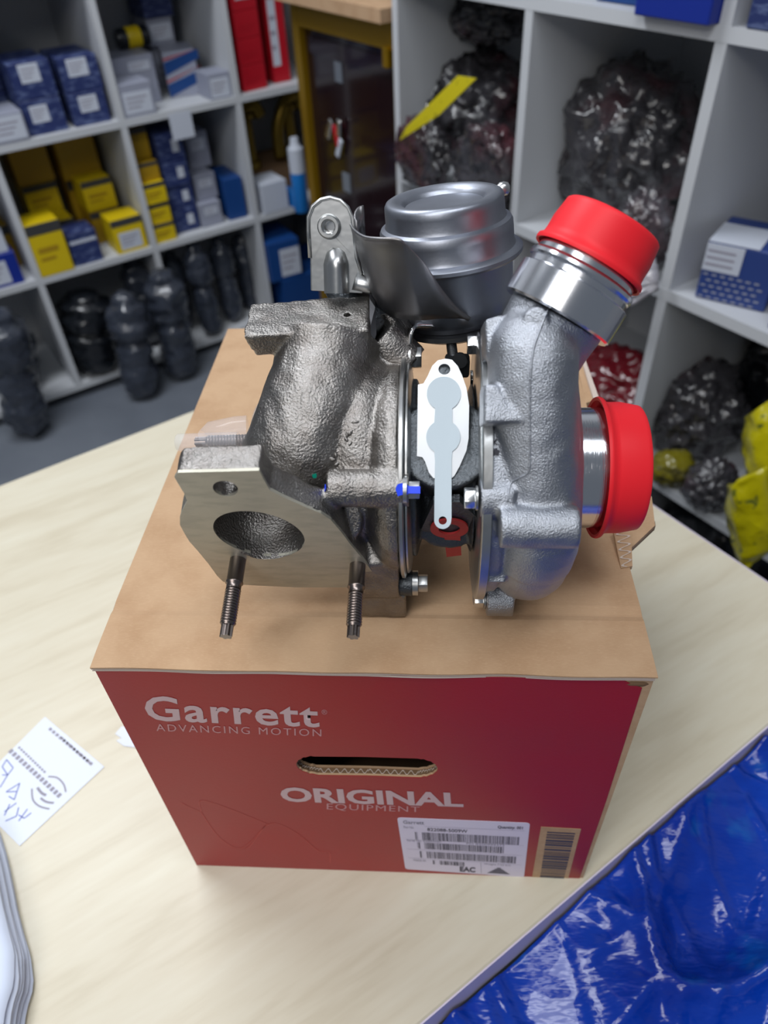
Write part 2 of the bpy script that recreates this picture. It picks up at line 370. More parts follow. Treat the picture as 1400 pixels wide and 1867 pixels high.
# second cubby of the top row
C_(216, 210, 57, 54, .10, .005, 'greybox', 'white carton with large printed label beside the upright on the top shelf', None, lab=(.08, .1, .92, .75, 'white'), z=Z0)
C_(216, 212, 84, 82, .13, .11, 'greybox', 'larger pale grey carton behind the white labelled one on the top shelf', None, lab=(.45, .7, .9, .88, 'white'), z=Z0)
t = C_(314, 190, 56, 78, .12, .12, 'greybox', 'carton with diagonal blue and white stripes on the top shelf', None, z=Z0, rot=-.28, lines=False)
P = cross(314, 190, VV, VL+.12); P.z = Z0; R = Matrix.Rotation(-.28, 3, 'Z'); ax = R @ UU; fr = R @ -VV
for k, (mm, a0, a1) in enumerate((('blue', .02, .30), ('crimson', .34, .38), ('blue', .50, .78), ('crimson', .82, .86))):
    bm = bmesh.new(); bm.faces.new([bm.verts.new(P+fr*.0009+ax*x+Vector((0, 0, z))) for x, z in ((.0+.0, .115*a0), (.1, .115*min(1, a0+.3)), (.1, .115*min(1, a1+.25)), (0., .115*a1))]); obj('printed_stripe', bm, M[mm], t, fix=False)
C_(388, 181, 42, 44, .085, .01, 'greybox', 'small white carton beside the right upright on the top shelf', None, lab=(.08, .08, .9, .8, 'white'), z=Z0)
C_(300, 196, 52, 74, .12, .25, 'greybox', 'grey carton at the bottom of the rear stack on the top shelf', None, z=Z0)
C_(300, 196, 48, 46, .12, .235, 'greybox', 'white carton with oval print under the navy one in the rear stack', None, lab=(.1, .2, .9, .8, 'white'), z=Z0+.1105)
C_(300, 196, 54, 78, .12, .23, 'navy', 'navy carton topmost of the rear stack on the top shelf', None, lab=(.5, .4, .9, .9, 'white'), z=Z0+.180)
t = thing('tape_roll', 'dark roll with a yellow band lying on the pale grey carton', 'roll', cross(250, 90, VV, VL+.2))
P = cross(245, 84, VV, VL+.21); P.z = Z0+82/680+.026
bm = bmesh.new(); lathe(bm, [(0, -.045), (.024, -.045), (.026, -.04), (.026, .04), (.024, .045), (0, .045)], P, UU, 32); obj('roll_body', bm, M['lampblk'], t, sharp=40)
bm = bmesh.new(); lathe(bm, [(.0265, -.02), (.0272, -.019), (.0272, .019), (.0265, .02)], P, UU, 32, closed=True); obj('yellow_band', bm, M['yellow'], t, sharp=40)
# hanging note on the shelf edge
bm = bmesh.new(); P = cross(314, 236, VV, VL-.003); P.z = -.0635; box(bm, P+UU*.03+Vector((0, 0, .03)), UU*.033, VV*.0006, Vector((0, 0, .034)))
tag(obj('price_note', bm, M['white']), 'small white note hanging from the top shelf edge beside the upright', 'note')
# crimson packs in the third column
for k in range(4):
    C_(444, 150, 50, 44, .12, .02, 'crimson', ['crimson pack at the bottom of the stack beside the gold framed door', 'crimson pack second from the bottom beside the gold framed door', 'crimson pack third from the bottom beside the gold framed door', 'topmost crimson pack with pale lettering beside the gold framed door'][k], 'crimson packs on the top shelf', z=Z0+.0655*k, lab=(.15, .4, .8, .75, 'white') if k == 3 else None, rot=.12, tops='crimson')
C_(500, 138, 34, 150, .12, .05, 'crimson', 'tall crimson and white pack standing right of the crimson stack', None, z=Z0, lab=(.05, .2, .5, .95, 'white'))
# middle row, yellow cartons
hd = dict(head='header', tops='gyellow')
C_(60, 497, 58, 98, .10, .0, 'yellow', 'tall yellow carton with dark header nearest the front of the middle shelf', G2, z=ZM, **hd)
C_(131, 464, 52, 62, .09, .01, 'navy', 'small navy carton with pale stripe between the yellow ones', None, z=ZM, lab=(.05, .68, .95, .78, 'white'), lines=False)
C_(214, 455, 58, 66, .09, .01, 'yellow', 'yellow carton with white label beside the upright on the middle shelf', G2, z=ZM, head='header', lab=(.15, .1, .85, .6, 'white'))
C_(172, 420, 56, 62, .10, .13, 'gyellow', 'yellow carton behind and between the navy and the labelled yellow one, lower', G2, z=ZM, **hd)
C_(172, 420, 56, 58, .10, .135, 'yellow', 'bright yellow carton with dark header in the middle of the rear right stack', G2, z=ZM+.0925, **hd)
C_(150, 425, 70, 98, .12, .22, 'gyellow', 'big ochre carton with dark header high at the rear right of the middle shelf', G2, z=ZM+.165, **hd)
C_(150, 425, 66, 110, .1, .25, 'gyellow', 'ochre carton hidden low at the rear right of the middle shelf', G2, z=ZM, **hd)
C_(85, 440, 58, 66, .10, .12, 'yellow', 'yellow carton with dark header right behind the tall yellow one', G2, z=ZM, **hd)
C_(75, 442, 60, 56, .11, .24, 'gyellow', 'yellow carton at the bottom of the rear left stack', G2, z=ZM, **hd)
C_(75, 442, 60, 60, .11, .235, 'yellow', 'yellow carton in the middle of the rear left stack', G2, z=ZM+.0835, **hd)
C_(72, 442, 66, 90, .11, .24, 'gyellow', 'ochre carton topmost of the rear left stack on the middle shelf', G2, z=ZM+.173, **hd)
C_(22, 470, 36, 80, .10, .13, 'gyellow', 'small ochre carton behind the left upright of the middle shelf', G2, z=ZM, **hd)
# left-most sliver
C_(-30, 516, 64, 60, .10, .01, 'royal', 'blue and white carton lowest at the left picture edge', None, z=ZM, lab=(.05, .1, .7, .8, 'white'))
C_(-30, 516, 58, 44, .10, .015, 'white', 'white carton in the middle of the stack at the left picture edge', None, z=ZM+.0895)
C_(-30, 516, 56, 50, .10, .01, 'royal', 'blue carton on the white one at the left picture edge', None, z=ZM+.1555)
# middle right cubby
for k, (hh, d, nm) in enumerate(((38, .0, 'lowest'), (38, .004, 'second'), (40, .0, 'third'), (34, .02, 'fourth'), (56, .06, 'topmost'))):
    C_(274, 438, 42, hh, .08, .01+d, 'yellow' if k < 3 else 'gyellow', 'small yellow carton, %s of the column beside the upright in the middle right cubby' % nm, G3, z=ZM+[0, .0565, .113, .1725, .2235][k], **hd)
for k, hh in enumerate((46, 46, 46, 52)):
    C_(322, 424, 50, hh, .12, .04+.005*(k % 2), 'navy', 'navy carton with small white mark, %s of the four stacked beside the yellow column' % ['lowest', 'second', 'third', 'topmost'][k], G3, z=ZM+.0685*k, lab=(.55, .3, .8, .75, 'white'), lines=False)
for k, hh in enumerate((48, 50, 70)):
    C_(370, 412, 44, hh, .12, [.03, .06, .12][k], 'greybox', 'pale grey carton, %s of the three stacked beside the navy stack' % ['lowest', 'middle', 'topmost'][k], G3, z=ZM+[0, .0715, .146][k], lab=(.2, .5, .8, .8, 'white'))
C_(420, 404, 38, 84, .14, .03, 'blue', 'tall dark blue carton standing beside the right upright of the middle shelf', G3, z=ZM, rot=-.06, lines=False)
# big blue and white carton bottom right
C_(500, 552, 70, 90, .18, -.02, 'blue', 'large blue carton with white label on the floor level right of the bagged lamps', None, z=-.56, lab=(.35, .1, .98, .8, 'white'), rot=-.1)
bm = bmesh.new(); rbox(bm, .93, VL-.03, ZB+.0005, 1.19, VL+.2, -.561); obj_ = obj('carton_body', bm, M['blue']); obj_.name = 'carton'; tag(obj_, 'dark carton under the large blue and white one', 'box')
C_(490, 438, 56, 62, .10, .0, 'white', 'plain white carton under the brass coloured castings', None, z=ZM, lines=False)
C_(541, 420, 18, 30, .08, -.012, 'cyan', 'small light blue carton next to the plain white one', None, z=ZM, lines=False)

# brass coloured castings in the third column
def blob(name, c, r, m, seed, amp=.25, sub=4, ridged=True, parent=None, fr=1.0, bd=None):
    bm = bmesh.new(); bmesh.ops.create_icosphere(bm, subdivisions=sub, radius=1)
    rx, ry, rz = r; o = Vector((seed*3.1, seed*1.7, seed))
    for v in bm.verts:
        p = v.co.copy(); a = noise.fractal(p*1.6*fr+o, .6, 2.1, 4)
        b = abs(noise.noise(p*3.3*fr+o))
        k = 1+amp*(a*.9 - (b*1.1 if ridged else 0)) 
        q = p*k
        if q.z < -.8: q.z = -.8
        w_ = Vector(c)+UU*q.x*rx+VV*q.y*ry+Vector((0, 0, q.z*rz))
        if bd:
            uu, vv, zz = w_.dot(UU), w_.dot(VV), w_.z; j = .006*noise.noise(w_*40)
            uu = min(max(uu, bd[0]+.008+j), bd[1]-.008+j); vv = min(max(vv, bd[2]+.008+j), bd[3]-.008+j); zz = min(max(zz, bd[4]), bd[5]-.008+j); w_ = RM(uu, vv, zz)
        v.co = w_
    return obj(name, bm, M[m], parent, True)
for k, (px, py, hh, lb) in enumerate(((462, 330, .09, 'left'), (520, 335, .09, 'right'))):
    P = cross(px, py, VV, VL+.15); zb = ZM+62/680+.0005 if 0 else ZM+.0
    t = thing('brass_casting', 'dull brass coloured curved casting, the %s one of two beside the gold framed door' % lb, 'casting', P)
    base = Vector((P.x, P.y, ZM+.0955)) + VV*.0
    bm = bmesh.new(); pts = spline([(-.05, 0, .012), (-.045, 0, .10), (-.01, 0, .17), (.03, -.0, .185), (.05, 0, .15)], 6)
    tube(bm, [base+UU*p[0]+VV*p[1]+Vector((0, 0, p[2])) for p in pts], .02, 16); obj('curved_arm', bm, M['brass'], t, True)
    bm = bmesh.new(); lathe(bm, [(0, 0), (.03, 0), (.03, .02), (.018, .03), (.016, .14), (.026, .15), (.026, .165), (0, .165)], base, Vector((0, 0, 1)), 24); obj('stem', bm, M['brass'], t, sharp=40); fit(t, -9, 9, VL+.01, 9); fit(t, .897 if lb == 'left' else 1.050, 1.212)
bm = bmesh.new(); rbox(bm, .90, VL+.105, ZM, 1.21, VL+.30, ZM+.0945); tag(obj('carton', bm, M['kraftd']), 'plain dark carton that the brass coloured castings stand on', 'box')
# thin blue and white can beside the gold post
P = cross(547, 352, VV, VL-.05)
t = thing('spray_can', 'slim blue and white can standing beside the gold door post', 'can', Vector((P.x, P.y, ZM)))
P.z = ZM
bm = bmesh.new(); lathe(bm, [(0, 0), (.022, 0), (.024, .004), (.024, .12), (0, .12)], P, Vector((0, 0, 1)), 24); obj('can_body', bm, M['cyan'], t, sharp=40)
bm = bmesh.new(); lathe(bm, [(0, .1205), (.024, .1205), (.024, .19), (.014, .20), (.012, .22), (0, .22)], P, Vector((0, 0, 1)), 24); obj('white_cap', bm, M['white'], t, sharp=40)

# dark door in a gold frame
NV, NC = UU, NR+.03
t = thing('framed_cabinet', 'dark glossy cabinet door in a gold frame between the two shelf units', 'cabinet', RM(NC, 1.4, -.74))
s0, s1 = 1.205, 1.64; ztop = cross(640, 48, UU, NC).z
bm = bmesh.new(); rbox(bm, NC+.004, s0+.02, -.74, NC+.30, s1-.02, ztop-.01); obj('cabinet_body', bm, M['door'], t)
bm = bmesh.new(); rbox(bm, NC-.012, s1-.032, -.74, NC+.03, s1, ztop+.03); obj('frame_post', bm, M['gold'], t)
bm = bmesh.new(); rbox(bm, NC-.012, s0, -.74, NC+.03, s0+.02, ztop+.03); obj('frame_post', bm, M['gold'], t)
bm = bmesh.new(); rbox(bm, NC-.0115, s0+.02, ztop-.022, NC+.03, s1-.032, ztop+.03); obj('frame_rail', bm, M['gold'], t)
bm = bmesh.new(); rbox(bm, NC-.0, s0+.025, ztop-.075, NC+.0035, s1-.04, ztop-.04); obj('panel_moulding', bm, M['door'], t)
bm = bmesh.new(); rbox(bm, NC-.02, s0+.03, ztop-.055, NC-.001, s0+.05, ztop-.015); bevel(bm, .004, 2); obj('door_latch', bm, M['gold'], t)
bm = bmesh.new(); rbox(bm, NC-.05, s0+.004, ztop+.031, NC+.30, s1+.0, ztop+.055); tag(obj('wooden_plank', bm, M['kraft']), 'light brown plank lying on top of the gold framed cabinet', 'plank')
for k, (px, py, wv, hz, mm, lb) in enumerate(((617, 130, .030, .045, 'header', 'grey square note stuck high on the dark cabinet door'), (632, 333, .034, .045, 'header', 'grey square note stuck low on the dark cabinet door'))):
    P = cross(px, py, UU, NC+.0025); bm = bmesh.new(); box(bm, P, UU*.0015, VV*wv*.5, Vector((0, 0, hz/2))); tag(obj('note', bm, M['floor']), lb, 'note')
# keyring hanging on the door
P = cross(612, 240, UU, NC-.008)
t = thing('key_bunch', 'bunch of keys with red and clear tags hanging on the dark cabinet door', 'keys', P)
for dx, dz, ln, rot, mm in ((-.03, .0, .05, .5, 'bright'), (.0, -.01, .05, -.3, 'crimson'), (.015, .01, .04, .2, 'bright'), (.01, -.035, .05, .5, 'white')):
    bm = bmesh.new(); a = (VV*-math.sin(rot)+Vector((0, 0, math.cos(rot)))); b = VV*math.cos(rot)+Vector((0, 0, math.sin(rot)))
    box(bm, P-VV*dx+Vector((0, 0, dz)), a*ln/2, b*.008, UU*.0025); bevel(bm, .002, 1); obj('key' if mm == 'bright' else 'key_tag', bm, M[mm], t)

# wrapped lamps and bottles on the lower level of the back shelves
def wrapped(px0, py0, px1, py1, v0, v1, r, m, label, seed, grp=None, name='wrapped_part'):
    a = cross(px0, py0, VV, v0); b = cross(px1, py1, VV, v1)
    out = v1 < VL-.06
    if out: b = QZ(px1, py1+24, -.735); a = cross(px0, py0, VV, VL-r*1.35)
    d = b-a; n = 40; pts = []; rd = []
    for i in range(n+1):
        t = i/n; pts.append(a+d*t); e = math.sqrt(max(0., 1-(abs(2*t-1))**6))
        rd.append(r*(.12+.88*e)*((.80 if .42 < t < .50 or t < .12 else 1.0)*(1.06 if t < .42 else .94)+.05*math.sin(t*46)*(t < .42)+.10*noise.noise(Vector((seed*5, t*7, 0)))))
    bm = bmesh.new(); tube(bm, pts, rd, 22)
    for v in bm.verts: v.co += (Vector((noise.noise(v.co*22+Vector((seed, 0, 0))), noise.noise(v.co*22+Vector((0, seed, 0))), 0))*.22+Vector((noise.noise(v.co*60+Vector((seed, 0, 0))), noise.noise(v.co*60+Vector((0, seed, 0))), 0))*.16)*r
    kk = cellof(((a+b)/2).dot(UU), UPL); lim = (UPL[kk]+.010, UPL[kk+1]-.010)
    for v in bm.verts:
        u_, v_, z_ = v.co.dot(UU), v.co.dot(VV), v.co.z
        if out: v_ = min(v_, VL-.004); z_ = max(z_, -.7395)
        else: u_ = min(max(u_, lim[0]), lim[1]); v_ = min(max(v_, VL-.03), VL+.385); z_ = min(max(z_, -.6905), -.358)
        v.co = RM(u_, v_, z_)
    if not out:
        zs = [v.co.z for v in bm.verts]; z0, z1 = min(zs), max(zs)
        for v in bm.verts: v.co.z = z1-(z1-v.co.z)*(z1+.6905)/(z1-z0)
    o = obj(name, bm, M[m], None, True)
    return tag(o, label, 'part', grp)
GW = 'wrapped dark parts on the floor level'
wl = [(150, 530, 172, 660, VL+.04, VL+.04, .072, 'lampblk', 'black wrapped cylinder standing in the lower cubby beside the upright'),
 (222, 530, 262, 700, VL-.03, VL-.14, .056, 'lamp_pl', 'glossy dark wrapped part leaning out furthest to the floor'),
 (290, 490, 335, 660, VL-.04, VL-.12, .058, 'lamp_pl', 'glossy dark wrapped part just right of the one leaning furthest out'),
 (238, 470, 262, 560, VL+.13, VL+.08, .045, 'lamp_pl', 'dark wrapped part behind the two leaning ones'),
 (306, 455, 322, 520, VL+.14, VL+.12, .034, 'lamp_pl', 'dark wrapped part under the lower shelf edge right of the upright'),
 (350, 440, 385, 590, VL+.05, VL+.02, .038, 'lamp_pl', 'dark wrapped part third from the right in the lower cubby'),
 (394, 430, 429, 585, VL+.09, VL+.06, .037, 'lamp_pl', 'dark wrapped part second from the right in the lower cubby'),
 (436, 425, 462, 570, VL+.13, VL+.12, .035, 'lamp_pl', 'dark wrapped part furthest right in the lower cubby'),
 (-10, 560, 58, 765, VL-.12, VL-.30, .064, 'lamp_pl', 'large grey wrapped part standing at the left picture edge'),
 (20, 590, 40, 690, VL+.08, VL+.08, .05, 'lamp_pl', 'dark wrapped part behind the large one at the left picture edge')]
for i, q in enumerate(wl): wrapped(*q[:8], q[8], i+1, GW)

# ------------------------------------------------------------ bagged parts in the right shelves
def rbag(px, py, back, r, m, seed, label, z=None, amp=.30, name='bagged_part', sub=5, fr=1.0):
    P = cross(px, py, UU, NR+back)
    if z is not None: P.z = z+r[2]*.8
    vs = [-.235, .12, .47, .823, 1.19]; s_ = min(max(P.dot(VV), vs[0]), 1.18); i = [k for k in range(4) if vs[k] <= s_][-1]
    zl = [-.70, -.35, -.004, .347, .70]; kz = [k for k in range(4) if zl[k] <= P.z][-1]
    if P.z - zl[kz] < .0: kz -= 1
    o = blob(name, P, r, m, seed, amp*.62, sub, True, None, fr, (NR-.03, NR+.385, vs[i]+.009, vs[i+1]-.009, zl[kz]+.0095 if z is None or z-zl[kz] < .02 else z, zl[kz+1]-.009)); return tag(o, label, 'bag')
ZR0, ZR1, ZR2 = -.341, .0055, .3565
rbag(1110, 400, .19, (.12, .15, .14), 'bag', 3, 'big crumpled clear bag with dark parts behind the red outlet cap', ZR0+.346, fr=1.3)
rbag(1165, 440, .02, (.05, .05, .07), 'bag', 5, 'small crumpled clear bag leaning against the upright behind the red outlet cap', ZR1, fr=1.5)
rbag(860, 230, .20, (.14, .15, .115), 'bag', 8, 'large heap of dark parts in clear bags behind the steel actuator', ZR1, fr=1.6)
rbag(880, 100, .22, (.10, .12, .055), 'bag', 11, 'clear bag of dark parts on top of the heap behind the actuator', ZR1+.222, fr=1.6)
rbag(770, 318, .0, (.045, .08, .07), 'bag', 12, 'smaller dark bag at the left of the heap beside the cabinet', ZR1, fr=1.6)
rbag(885, 345, .0, (.07, .085, .085), 'bag', 41, 'crumpled dark bag bulging over the shelf edge behind the steel actuator', ZR1, fr=1.5)
rbag(1135, 660, .09, (.085, .12, .08), 'bagred', 14, 'crumpled dark red bag in the lower cubby behind the red caps', ZR0, fr=1.2)
rbag(1085, 560, .28, (.08, .11, .13), 'bag', 15, 'dark bag behind the dark red bag in the lower cubby', ZR0, fr=1.2)
rbag(1064, 640, -.012, (.018, .025, .04), 'bagyel', 16, 'little yellow bag left of the dark red bag', ZR0+.0, sub=4)
rbag(1262, 760, .13, (.09, .09, .10), 'bag', 18, 'dark crumpled bag in the lower right cubby', ZR0, fr=1.6)
rbag(1400, 780, .32, (.09, .10, .12), 'lampblk', 19, 'black bag filling the back of the lower right cubby', ZR0, fr=1.4)
rbag(1225, 860, .02, (.04, .04, .035), 'bagdull', 21, 'small yellow and dark bag lying on the bottom board beside the upright', ZR0, sub=4)
rbag(1318, 820, .02, (.045, .045, .05), 'bag', 22, 'shiny clear bag between the dark bag and the yellow drape', ZR0, fr=1.7)
for k, (u, v, rr) in enumerate(((.18, .30, .15), (.18, -.02, .15), (.2, .64, .15))):  # added black fillers, stand in for the shade under the bottom board
    kk = cellof(v, UPR); o = blob('bagged_part', RM(NR+u, v, -.69+.14), (.14, .14, .15), 'lampblk', 30+k, .2, 4, bd=(NR+.01, NR+.385, UPR[kk]+.009, UPR[kk+1]-.009, -.6905, -.36)); tag(o, 'added black filler bag that darkens the lowest board below the %s cubby' % ['lower right', 'rightmost', 'red bag'][k], 'bag')
# yellow printed bags draped over the edge
def drape(name, pxs, label, m='bagyel', off=-.03):
    bm = bmesh.new(); rows = []
    for (xa, ya, xb, yb, f) in pxs:
        a = cross(xa, ya, UU, NR+f); b = cross(xb, yb, UU, NR+f-.01); rows.append((a, b))
    R = spline([tuple(a)+tuple(b) for a, b in rows], 6); g = []
    for i, r in enumerate(R):
        a, b = Vector(r[:3]), Vector(r[3:]); row = []
        for j in range(13):
            t = j/12; p = a.lerp(b, t); p += -UU*(.030*math.sin(PI*t)+.010*noise.noise(Vector((i*.4, t*5, 3)))); row.append(bm.verts.new(p))
        g.append(row)
    for r0, r1 in zip(g, g[1:]):
        for j in range(12): bm.faces.new((r0[j], r0[j+1], r1[j+1], r1[j]))
    o = obj(name, bm, M[m], None, True); s = o.modifiers.new('t', 'SOLIDIFY'); s.thickness = .006
    return tag(o, label, 'bag')
drape('printed_bag', [(1360, 760, 1450, 700, .0), (1352, 800, 1450, 760, -.02), (1358, 850, 1460, 850, -.03), (1385, 930, 1480, 930, -.035)], 'bright yellow bag with green print hanging out of the lower right cubby')
drape('clear_bag', [(1120, 478, 1195, 470, -.022), (1116, 520, 1200, 500, -.026), (1122, 545, 1200, 515, -.028), (1135, 566, 1199, 524, -.028)], 'clear crumpled bag end hanging over the shelf edge right of the red outlet cap', 'clearbag')
drape('printed_bag', [(1330, 880, 1400, 850, -.085), (1322, 930, 1410, 920, -.085), (1335, 985, 1420, 990, -.08), (1352, 1034, 1400, 1010, -.075)], 'darker yellow bag end hanging lowest over the bottom board')
# yellow card strip leaning in the far cubby
yc = t = thing('yellow_card', 'yellow printed card standing on edge in front of the dark heap', 'card', cross(800, 230, UU, NR-.04))
a, b, c, d = [cross(x, y, UU, NR+f) for x, y, f in ((728, 256, -.045), (740, 232, -.045), (834, 138, -.04), (868, 143, -.04))]
e = cross(800, 210, UU, NR-.042); bm = bmesh.new()
prism(bm, [a, e, d, c, b], UU*.002); obj('printed_card', bm, M['yelcard'], t)
# cartons in the right shelves
kr = lambda: (1/900, 1/900)
def rcarton(px, py, back, wd, hg, dp, body, label, z, lab=None, rot=0, ltop=None):
    P = cross(px, py, UU, NR+back); P.z = z; R = Matrix.Rotation(rot, 3, 'Z'); ax = R @ -VV; fr = R @ -UU; up = Vector((0, 0, 1))
    t = thing('carton', label, 'box', P+ax*wd/2-fr*dp/2, 'blue cartons in the right shelves')
    bm = bmesh.new(); box(bm, P+ax*wd/2-fr*dp/2+up*hg/2, ax*wd/2, fr*dp/2, up*hg/2); bevel(bm, .002, 1); obj('carton_body', bm, M[body], t)
    if lab:
        x0, z0, x1, z1 = lab; bm = bmesh.new(); box(bm, P+ax*wd*(x0+x1)/2+up*hg*(z0+z1)/2+fr*.0006, ax*wd*(x1-x0)/2, fr*.0005, up*hg*(z1-z0)/2); obj('paper_label', bm, M['white'], t)
        rows = [((x0+.05*(x1-x0))*wd, (z0+(z1-z0)*q)*hg, (x0+(x1-x0)*.8)*wd, (z0+(z1-z0)*(q+.08))*hg) for q in (.2, .45, .7)]
        stripes(t, 'print_lines', M['grey_ink'], P+fr*.0008, ax, up, fr, rows)
    if ltop:
        x0, y0, x1, y1 = ltop; bm = bmesh.new(); box(bm, P+ax*wd*(x0+x1)/2-fr*dp*(y0+y1)/2+up*(hg+.0006), ax*wd*(x1-x0)/2, fr*dp*(y1-y0)/2, up*.0005); obj('top_label', bm, M['white'], t)
    rows = [(wd*(.04+.12*i+.06*(k % 2)), hg*(.04+.1*k), wd*(.11+.12*i+.06*(k % 2)), hg*(.07+.1*k)) for i in range(7) for k in range(5)]
    if body == 'navy2': stripes(t, 'brick_print', M['greybox'], P+fr*.0003, ax, up, fr, rows)
    k = cellof((P+ax*wd/2).dot(VV), UPR); fit(t, -9, NR+.385, UPR[k]+.0105, UPR[k+1]-.0105)
    return t
M['navy2'] = mat('blue_brick_print_carton', c8(44, 66, 128), .45)
rcarton(1262, 548, .012, .102, .088, .11, 'navy2', 'blue brick patterned carton with white top label, lower left one on the right shelf', ZR1-.0, lab=(.0, .52, .52, .98), ltop=(.0, .0, .7, .7), rot=.35)
rcarton(1398, 600, .012, .102, .088, .11, 'navy2', 'blue brick patterned carton with white top label, right one cut by the picture edge', ZR1, lab=(.0, .52, .52, .98), ltop=(.0, .0, .7, .7), rot=.35)
rcarton(1395, 500, .235, .115, .11, .12, 'navy2', 'blue brick patterned carton behind the two with white labels', ZR1, lab=(.1, .5, .6, .95), rot=.3, ltop=(.1, .1, .8, .8))
rcarton(1205, 34, -.02, .12, .09, .2, 'royal', 'royal blue carton standing proud of the upper shelf edge', ZR2)
rcarton(1362, 34, .0, .10, .10, .2, 'navy', 'patterned blue carton at the upper right picture corner', ZR2)
rcarton(1085, 0, .03, .11, .09, .2, 'blue', 'blue carton on the upper shelf left of the royal blue one', ZR2)

# ============================================================ THE CARTON UNDER THE TURBOCHARGER
H = .2487; HW = .14; D = .342
Y0 = 0.0
carton_t = thing('cardboard_carton', 'large red printed kraft carton with white lettering carrying the turbocharger', 'box', (0, D/2, 0))
def F(px, py, off=0): return Q(px, py, off)                # a point of the front face
# front wall with the hand hole (double wall: outer and inner layer with wavy core)
ha, hb = F(541, 1393), F(797, 1400); hc = (ha+hb)/2; hr = .0128; hw_ = (hb.x-ha.x)/2
def slot(y, g=0, seed=0):
    P = []; 
    for k in range(48):
        t = 2*PI*k/48; x = (hw_-hr)*(1 if math.cos(t) > 0 else -1)+(hr+g)*math.cos(t) if abs(math.cos(t)) > 1e-6 else 0
        P.append(Vector((hc.x+x, y, hc.z-.0005+(hr*.86+g)*math.sin(t)+.0005*math.sin(k*2.3+seed))))
    return P
def rect(x0, z0, x1, z1, y): return [Vector((x0, y, z0)), Vector((x1, y, z0)), Vector((x1, y, z1)), Vector((x0, y, z1))]
bm = holed(rect(-HW, 0, HW, H-.0045, 0), [slot(0)], (0, .0012, 0)); obj('front_panel', bm, M['kraft'], carton_t)
bm = holed(rect(-HW+.002, .0002, HW-.002, H-.0048, .0052), [slot(.0052, .0006, 1)], (0, .0012, 0)); obj('inner_front_panel', bm, M['kraft'], carton_t)
# printed red face
xr = lambda z: .1335+.0*z
red = [Vector((-HW, 0, 0)), Vector((.1375, 0, 0)), Vector((.1372, 0, .12)), Vector((.1355, 0, H-.012)), Vector((.128, 0, H-.0075)), Vector((.124, 0, H-.0048)), Vector((-HW, 0, H-.0048))]
bm = holed([p+Vector((0, -.0004, 0)) for p in red], [slot(-.0004, .0002)], (0, .00035, 0)); obj('printed_face', bm, M['red'], carton_t)
# wavy core seen in the lower lip of the hand hole
bm = bmesh.new(); S0 = slot(.003, .0009)
for seg_i in range(24, 48):
    a, b = S0[seg_i], S0[(seg_i+1) % 48]; n = max(1, int((b-a).length/.0008))
    for k in range(n):
        p = a.lerp(b, k/n); q = a.lerp(b, (k+1)/n); sgn = 1 if (k % 6) < 3 else -1
        t0 = math.sin(2*PI*k/6); t1 = math.sin(2*PI*(k+1)/6)
        f = lambda P, s: [P+Vector((0, s*.0014-.0003, 0)), P+Vector((0, s*.0014+.0003, 0))]
        v = [bm.verts.new(x) for x in f(p, t0)+f(q, t1)[::-1]]; bm.faces.new(v)
o = obj('wavy_core', bm, M['liner'], carton_t, fix=False)
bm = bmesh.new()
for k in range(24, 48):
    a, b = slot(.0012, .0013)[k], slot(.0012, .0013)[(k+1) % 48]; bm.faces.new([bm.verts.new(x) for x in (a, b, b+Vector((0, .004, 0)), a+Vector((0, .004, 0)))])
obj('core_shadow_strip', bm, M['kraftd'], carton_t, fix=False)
# other walls, floor of the carton
bm = bmesh.new(); abox(bm, (-HW, .0066, 0), (-HW+.004, D, H-.0045)); obj('side_panel', bm, M['kraft'], carton_t)
bm = bmesh.new(); abox(bm, (HW-.004, .0066, 0), (HW, D, H-.0045)); obj('side_panel', bm, M['kraft'], carton_t)
bm = bmesh.new(); abox(bm, (-HW+.004, D-.004, 0), (HW-.004, D, H-.0045)); obj('back_panel', bm, M['kraft'], carton_t)
bm = bmesh.new(); abox(bm, (-HW+.004, .007, .0002), (HW-.004, D-.004, .004)); obj('bottom_panel', bm, M['kraft'], carton_t)
bm = bmesh.new(); abox(bm, (-.06, .02, .02), (.075, .30, .10)); bevel(bm, .004); obj('inner_pulp_block', bm, M['kraftd'], carton_t)
# lid: outer sheet with a crease, double wall edge at the front
def sheet(name, z0, z1, y0, y1, m, wave=.0, x1=HW+.0008, crease=True, n=50):
    bm = bmesh.new(); top = []; bot = []; ys = [y0, y0+.012, .032, .036, .042, .10, .2, y1]
    for i in range(n+1):
        x = -HW-.001+(x1+HW+.001)*i/n; ct = []; cb = []
        for j, y in enumerate(ys):
            dz = (-.0012 if j == 0 else -.0004 if j == 1 else .0 if j != 3 else -.0009) if crease else 0
            w_ = wave*noise.noise(Vector((x*34, z1*900, .3))) if j == 0 else 0
            yy = y+(.0012*noise.noise(Vector((x*22, 0, 4))) if j in (0,) else .003*noise.noise(Vector((x*9, 0, 2))) if j == 3 else 0)
            ct.append(bm.verts.new((x, yy, z1+dz+w_))); cb.append(bm.verts.new((x, yy, z0+(dz if j < 2 else 0)+w_)))
        top.append(ct); bot.append(cb)
    m_ = len(ys)
    for i in range(n):
        for j in range(m_-1):
            bm.faces.new((top[i][j], top[i+1][j], top[i+1][j+1], top[i][j+1])); bm.faces.new((bot[i][j], bot[i][j+1], bot[i+1][j+1], bot[i+1][j]))
        bm.faces.new((top[i][0], bot[i][0], bot[i+1][0], top[i+1][0])); bm.faces.new((top[i][-1], top[i+1][-1], bot[i+1][-1], bot[i][-1]))
    for i in (0, n):
        for j in range(m_-1): bm.faces.new((top[i][j], top[i][j+1], bot[i][j+1], bot[i][j]))
    return obj(name, bm, M[m], carton_t)
sheet('lid_panel', H-.0008, H, -.0016, D, 'kraft', .0006)
